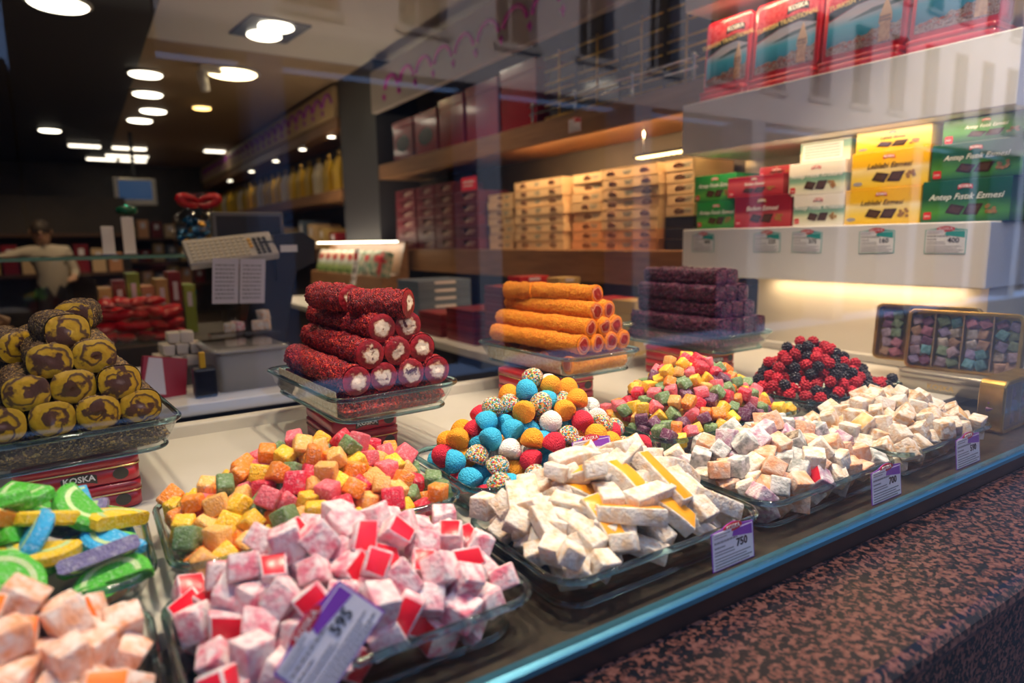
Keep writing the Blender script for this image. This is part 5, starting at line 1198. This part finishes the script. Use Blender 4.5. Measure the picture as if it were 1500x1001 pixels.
# person behind the case, white top, reaching to one side
bm = bmesh.new(); ly = bm.verts.layers.skin.verify(); V = {}
def J(n, p, r, to=None):
    v = bm.verts.new(p); v[ly].radius = (r, r); V[n] = v
    if to: bm.edges.new((V[to], v))
J('pelvis', (0, 0, .82), .15); V['pelvis'][ly].use_root = True
J('waist', (.0, .0, 1.0), .135, 'pelvis'); J('chest', (-.03, -.02, 1.17), .15, 'waist'); J('neck', (-.05, -.04, 1.30), .06, 'chest'); J('head0', (-.055, -.06, 1.38), .085, 'neck'); J('head1', (-.06, -.07, 1.49), .08, 'head0'); J('crown', (-.06, -.065, 1.535), .055, 'head1')
for sx, n in ((1, 'l'), (-1, 'r')):
    J('sh'+n, (-.03+sx*.17, -.02, 1.24), .065, 'chest'); 
    if sx > 0: J('el'+n, (.22, -.06, .99), .048, 'sh'+n); J('wr'+n, (.18, -.26, .93), .034, 'el'+n); J('ha'+n, (.17, -.34, .93), .03, 'wr'+n)
    else: J('el'+n, (-.44, -.12, 1.17), .046, 'sh'+n); J('wr'+n, (-.66, -.16, 1.20), .034, 'el'+n); J('ha'+n, (-.74, -.17, 1.23), .03, 'wr'+n)
    J('hip'+n, (sx*.09, 0, .76), .10, 'pelvis'); J('kn'+n, (sx*.10, -.02, .45), .07, 'hip'+n); J('an'+n, (sx*.10, .01, .09), .05, 'kn'+n); J('to'+n, (sx*.11, -.13, .04), .04, 'an'+n)
    h = V['ha'+n].co.copy(); dr = (h-V['wr'+n].co).normalized(); sd = dr.cross(Vector((0, 0, 1))).normalized()
    for f in range(4):
        b0 = h+dr*.015+sd*(-.024+.016*f); v1 = bm.verts.new(b0); v2 = bm.verts.new(b0+dr*.035); v3 = bm.verts.new(b0+dr*(.058+.008*(f in (1, 2)))-Vector((0, 0, .015)))
        for v in (v1, v2, v3): v[ly].radius = (.0085, .0085)
        bm.edges.new((V['ha'+n], v1)); bm.edges.new((v1, v2)); bm.edges.new((v2, v3))
    v1 = bm.verts.new(h-sd*.035); v2 = bm.verts.new(h-sd*.05+dr*.03)
    for v in (v1, v2): v[ly].radius = (.010, .010)
    bm.edges.new((V['wr'+n], v1)); bm.edges.new((v1, v2))
me = bpy.data.meshes.new('body'); bm.to_mesh(me); bm.free()
tmp = bpy.data.objects.new('tmp_body', me); COL.objects.link(tmp); tmp.modifiers.new('s', 'SKIN'); sd_ = tmp.modifiers.new('d', 'SUBSURF'); sd_.levels = 1
bme = bpy.data.meshes.new_from_object(tmp.evaluated_get(bpy.context.evaluated_depsgraph_get())); bpy.data.objects.remove(tmp)
skin = mat('skin_tone', (.52, .30, .20), .5); shirt = mat('white_shirt', (.50, .44, .36), .8); trousers = mat('dark_trousers', (.03, .03, .04), .8); hair = mat('dark_hair', (.03, .018, .012), .6)
for m_ in (skin, shirt, trousers): bme.materials.append(m_)
for p in bme.polygons:
    p.use_smooth = True; c_ = p.center
    arm = abs(c_.x+.0) > .30 and c_.x < 0
    if c_.z > 1.305 and abs(c_.x+.05) < .14 or c_.x < -.48 or (c_.x > .10 and c_.y < -.18): p.material_index = 0
    elif c_.z > .84: p.material_index = 1
    else: p.material_index = 2
t = thing('person', 'person in a white top reaching aside behind the display case', 'person', (-.26, 8.9, FZ+.002))
mesh_obj('body', bme, t)
mb = MB(); rings = []
for k in range(7):
    a = R(90-k*17); rings.append([(-.06+.098*math.cos(a)*math.cos(q), -.052+.108*math.cos(a)*math.sin(q), 1.462+.118*math.sin(a)) for q in [2*math.pi*j/16 for j in range(16)]])
mb.rings(rings, cap0=False, cap1=False); mb.build('hair', hair, t)
mb = MB()
for sx in (-1, 1): mb.lathe([(.001, -.008), (.009, 0), (.001, .008)], 8, 0, (-.06+sx*.032, -.152, 1.462))
mb.build('eyes', MT['black_print'], t)
mb = MB(); mb.tube([(-.06, -.148, 1.455), (-.06, -.168, 1.425), (-.06, -.150, 1.42)], [.008, .013, .008], 6); mb.build('nose', skin, t)
mb = MB(); mb.tube([(-.085, -.147, 1.392), (-.06, -.154, 1.389), (-.035, -.147, 1.392)], .006, 6); mb.build('mouth', mat('lips', (.40, .14, .12), .5), t)
for sx in (-1, 1): mb = MB(); mb.lathe([(.002, -.028), (.012, -.015), (.014, .01), (.003, .03)], 8, 0, (-.06+sx*.090, -.06, 1.45)); mb.build('ear', skin, t)
# ------------------------------------------------------------------ ceiling lights
def disc_light(x, y, r, label, m_, group=None, z=1.8495):
    t = thing('ceiling_light', label, 'light', (x, y, z), 0, group)
    mb = MB(); mb.lathe([(r*1.08, 0), (r*1.12, -.012), (r*1.0, -.020)], 24); mb.build('trim_ring', MT['white'], t)
    mb = MB(); mb.lathe([(r*.98, -.020), (r*.9, -.030), (r*.5, -.034)], 24); mb.build('diffuser', m_, t); return t
disc_light(1.24, 6.20, .20, 'large round ceiling light glowing warm white', MT['lamp_warm'])
for k, (x, y) in enumerate(((.62, 6.57), (.70, 7.40), (.82, 8.27), (.74, 8.95))): disc_light(x, y, .13, 'round ceiling light in the row beside the dark ceiling', MT['lamp_white'], 'row of round ceiling lights')
disc_light(.043, 4.97, .16, 'round ceiling light alone in the dark ceiling', MT['lamp_white'])
disc_light(1.24, 7.85, .09, 'small orange ceiling light behind the large round one', MT['lamp_orange'])
disc_light(-.15, 10.2, .12, 'round ceiling light far back in the dark ceiling', MT['lamp_white'])
t = thing('ceiling_light', 'square dark recessed light with two lamps', 'light', (1.24, 4.88, 1.8495), R(6)); mb = MB(); mb.box(-.20, .20, -.24, .24, -.012, 0, 0, .003); mb.build('plate', mat('plate_blue_grey', (.06, .07, .09), .4), t)
for s_ in (-1, 1): mb = MB(); mb.lathe([(.11, -.012), (.115, -.02), (.10, -.028), (.05, -.03)], 20, 0, (0, s_*.115, 0)); mb.build('lamp', MT['lamp_white'], t)
for k, (x0, x1, y) in enumerate(((.02, .42, 11.4), (.55, 1.0, 11.4), (.25, .68, 13.0), (.72, 1.12, 13.0), (1.75, 2.05, 11.2), (.5, 1.1, 12.4))):
    t = thing('strip_light', 'long white strip light on the far ceiling', 'light', (x0, y, 1.8495), 0, 'strip lights on the far ceiling'); mb = MB(); mb.box(0, x1-x0, -.09, .09, -.03, 0); mb.build('housing', MT['white'], t); mb = MB(); mb.box(.01, x1-x0-.01, -.08, .08, -.045, -.03); mb.build('tube', MT['tube_light'], t)
t = thing('security_camera', 'small pale spotlight head hanging by the large ceiling light', 'lamp', (1.02, 6.1, 1.8495)); mb = MB(); mb.box(-.05, .12, -.05, .05, -.05, 0, 0, .006); mb.build('mount', MT['white'], t); mb = MB(); mb.tube([(-.04, 0, -.05), (-.015, 0, -.2)], .035, 12); mb.build('head', MT['white'], t)
for k, y in enumerate((6.6, 7.6, 8.8, 10.2, 11.8)):
    t = thing('downlight', 'small bright downlight under the cream valance shelf', 'light', (2.2, y, 1.4395), 0, 'downlights over the gift bags'); mb = MB(); mb.lathe([(.05, 0), (.05, -.006)], 16); mb.build('ring', MT['chrome'], t); mb = MB(); mb.lathe([(.04, -.006), (.03, -.012)], 16); mb.build('lens', MT['lamp_white'], t)
    lamp('downlight_glow', 'SPOT', (2.2, y, 1.42), 1.6, WARM, .03, (2.2, y, .5), R(120))
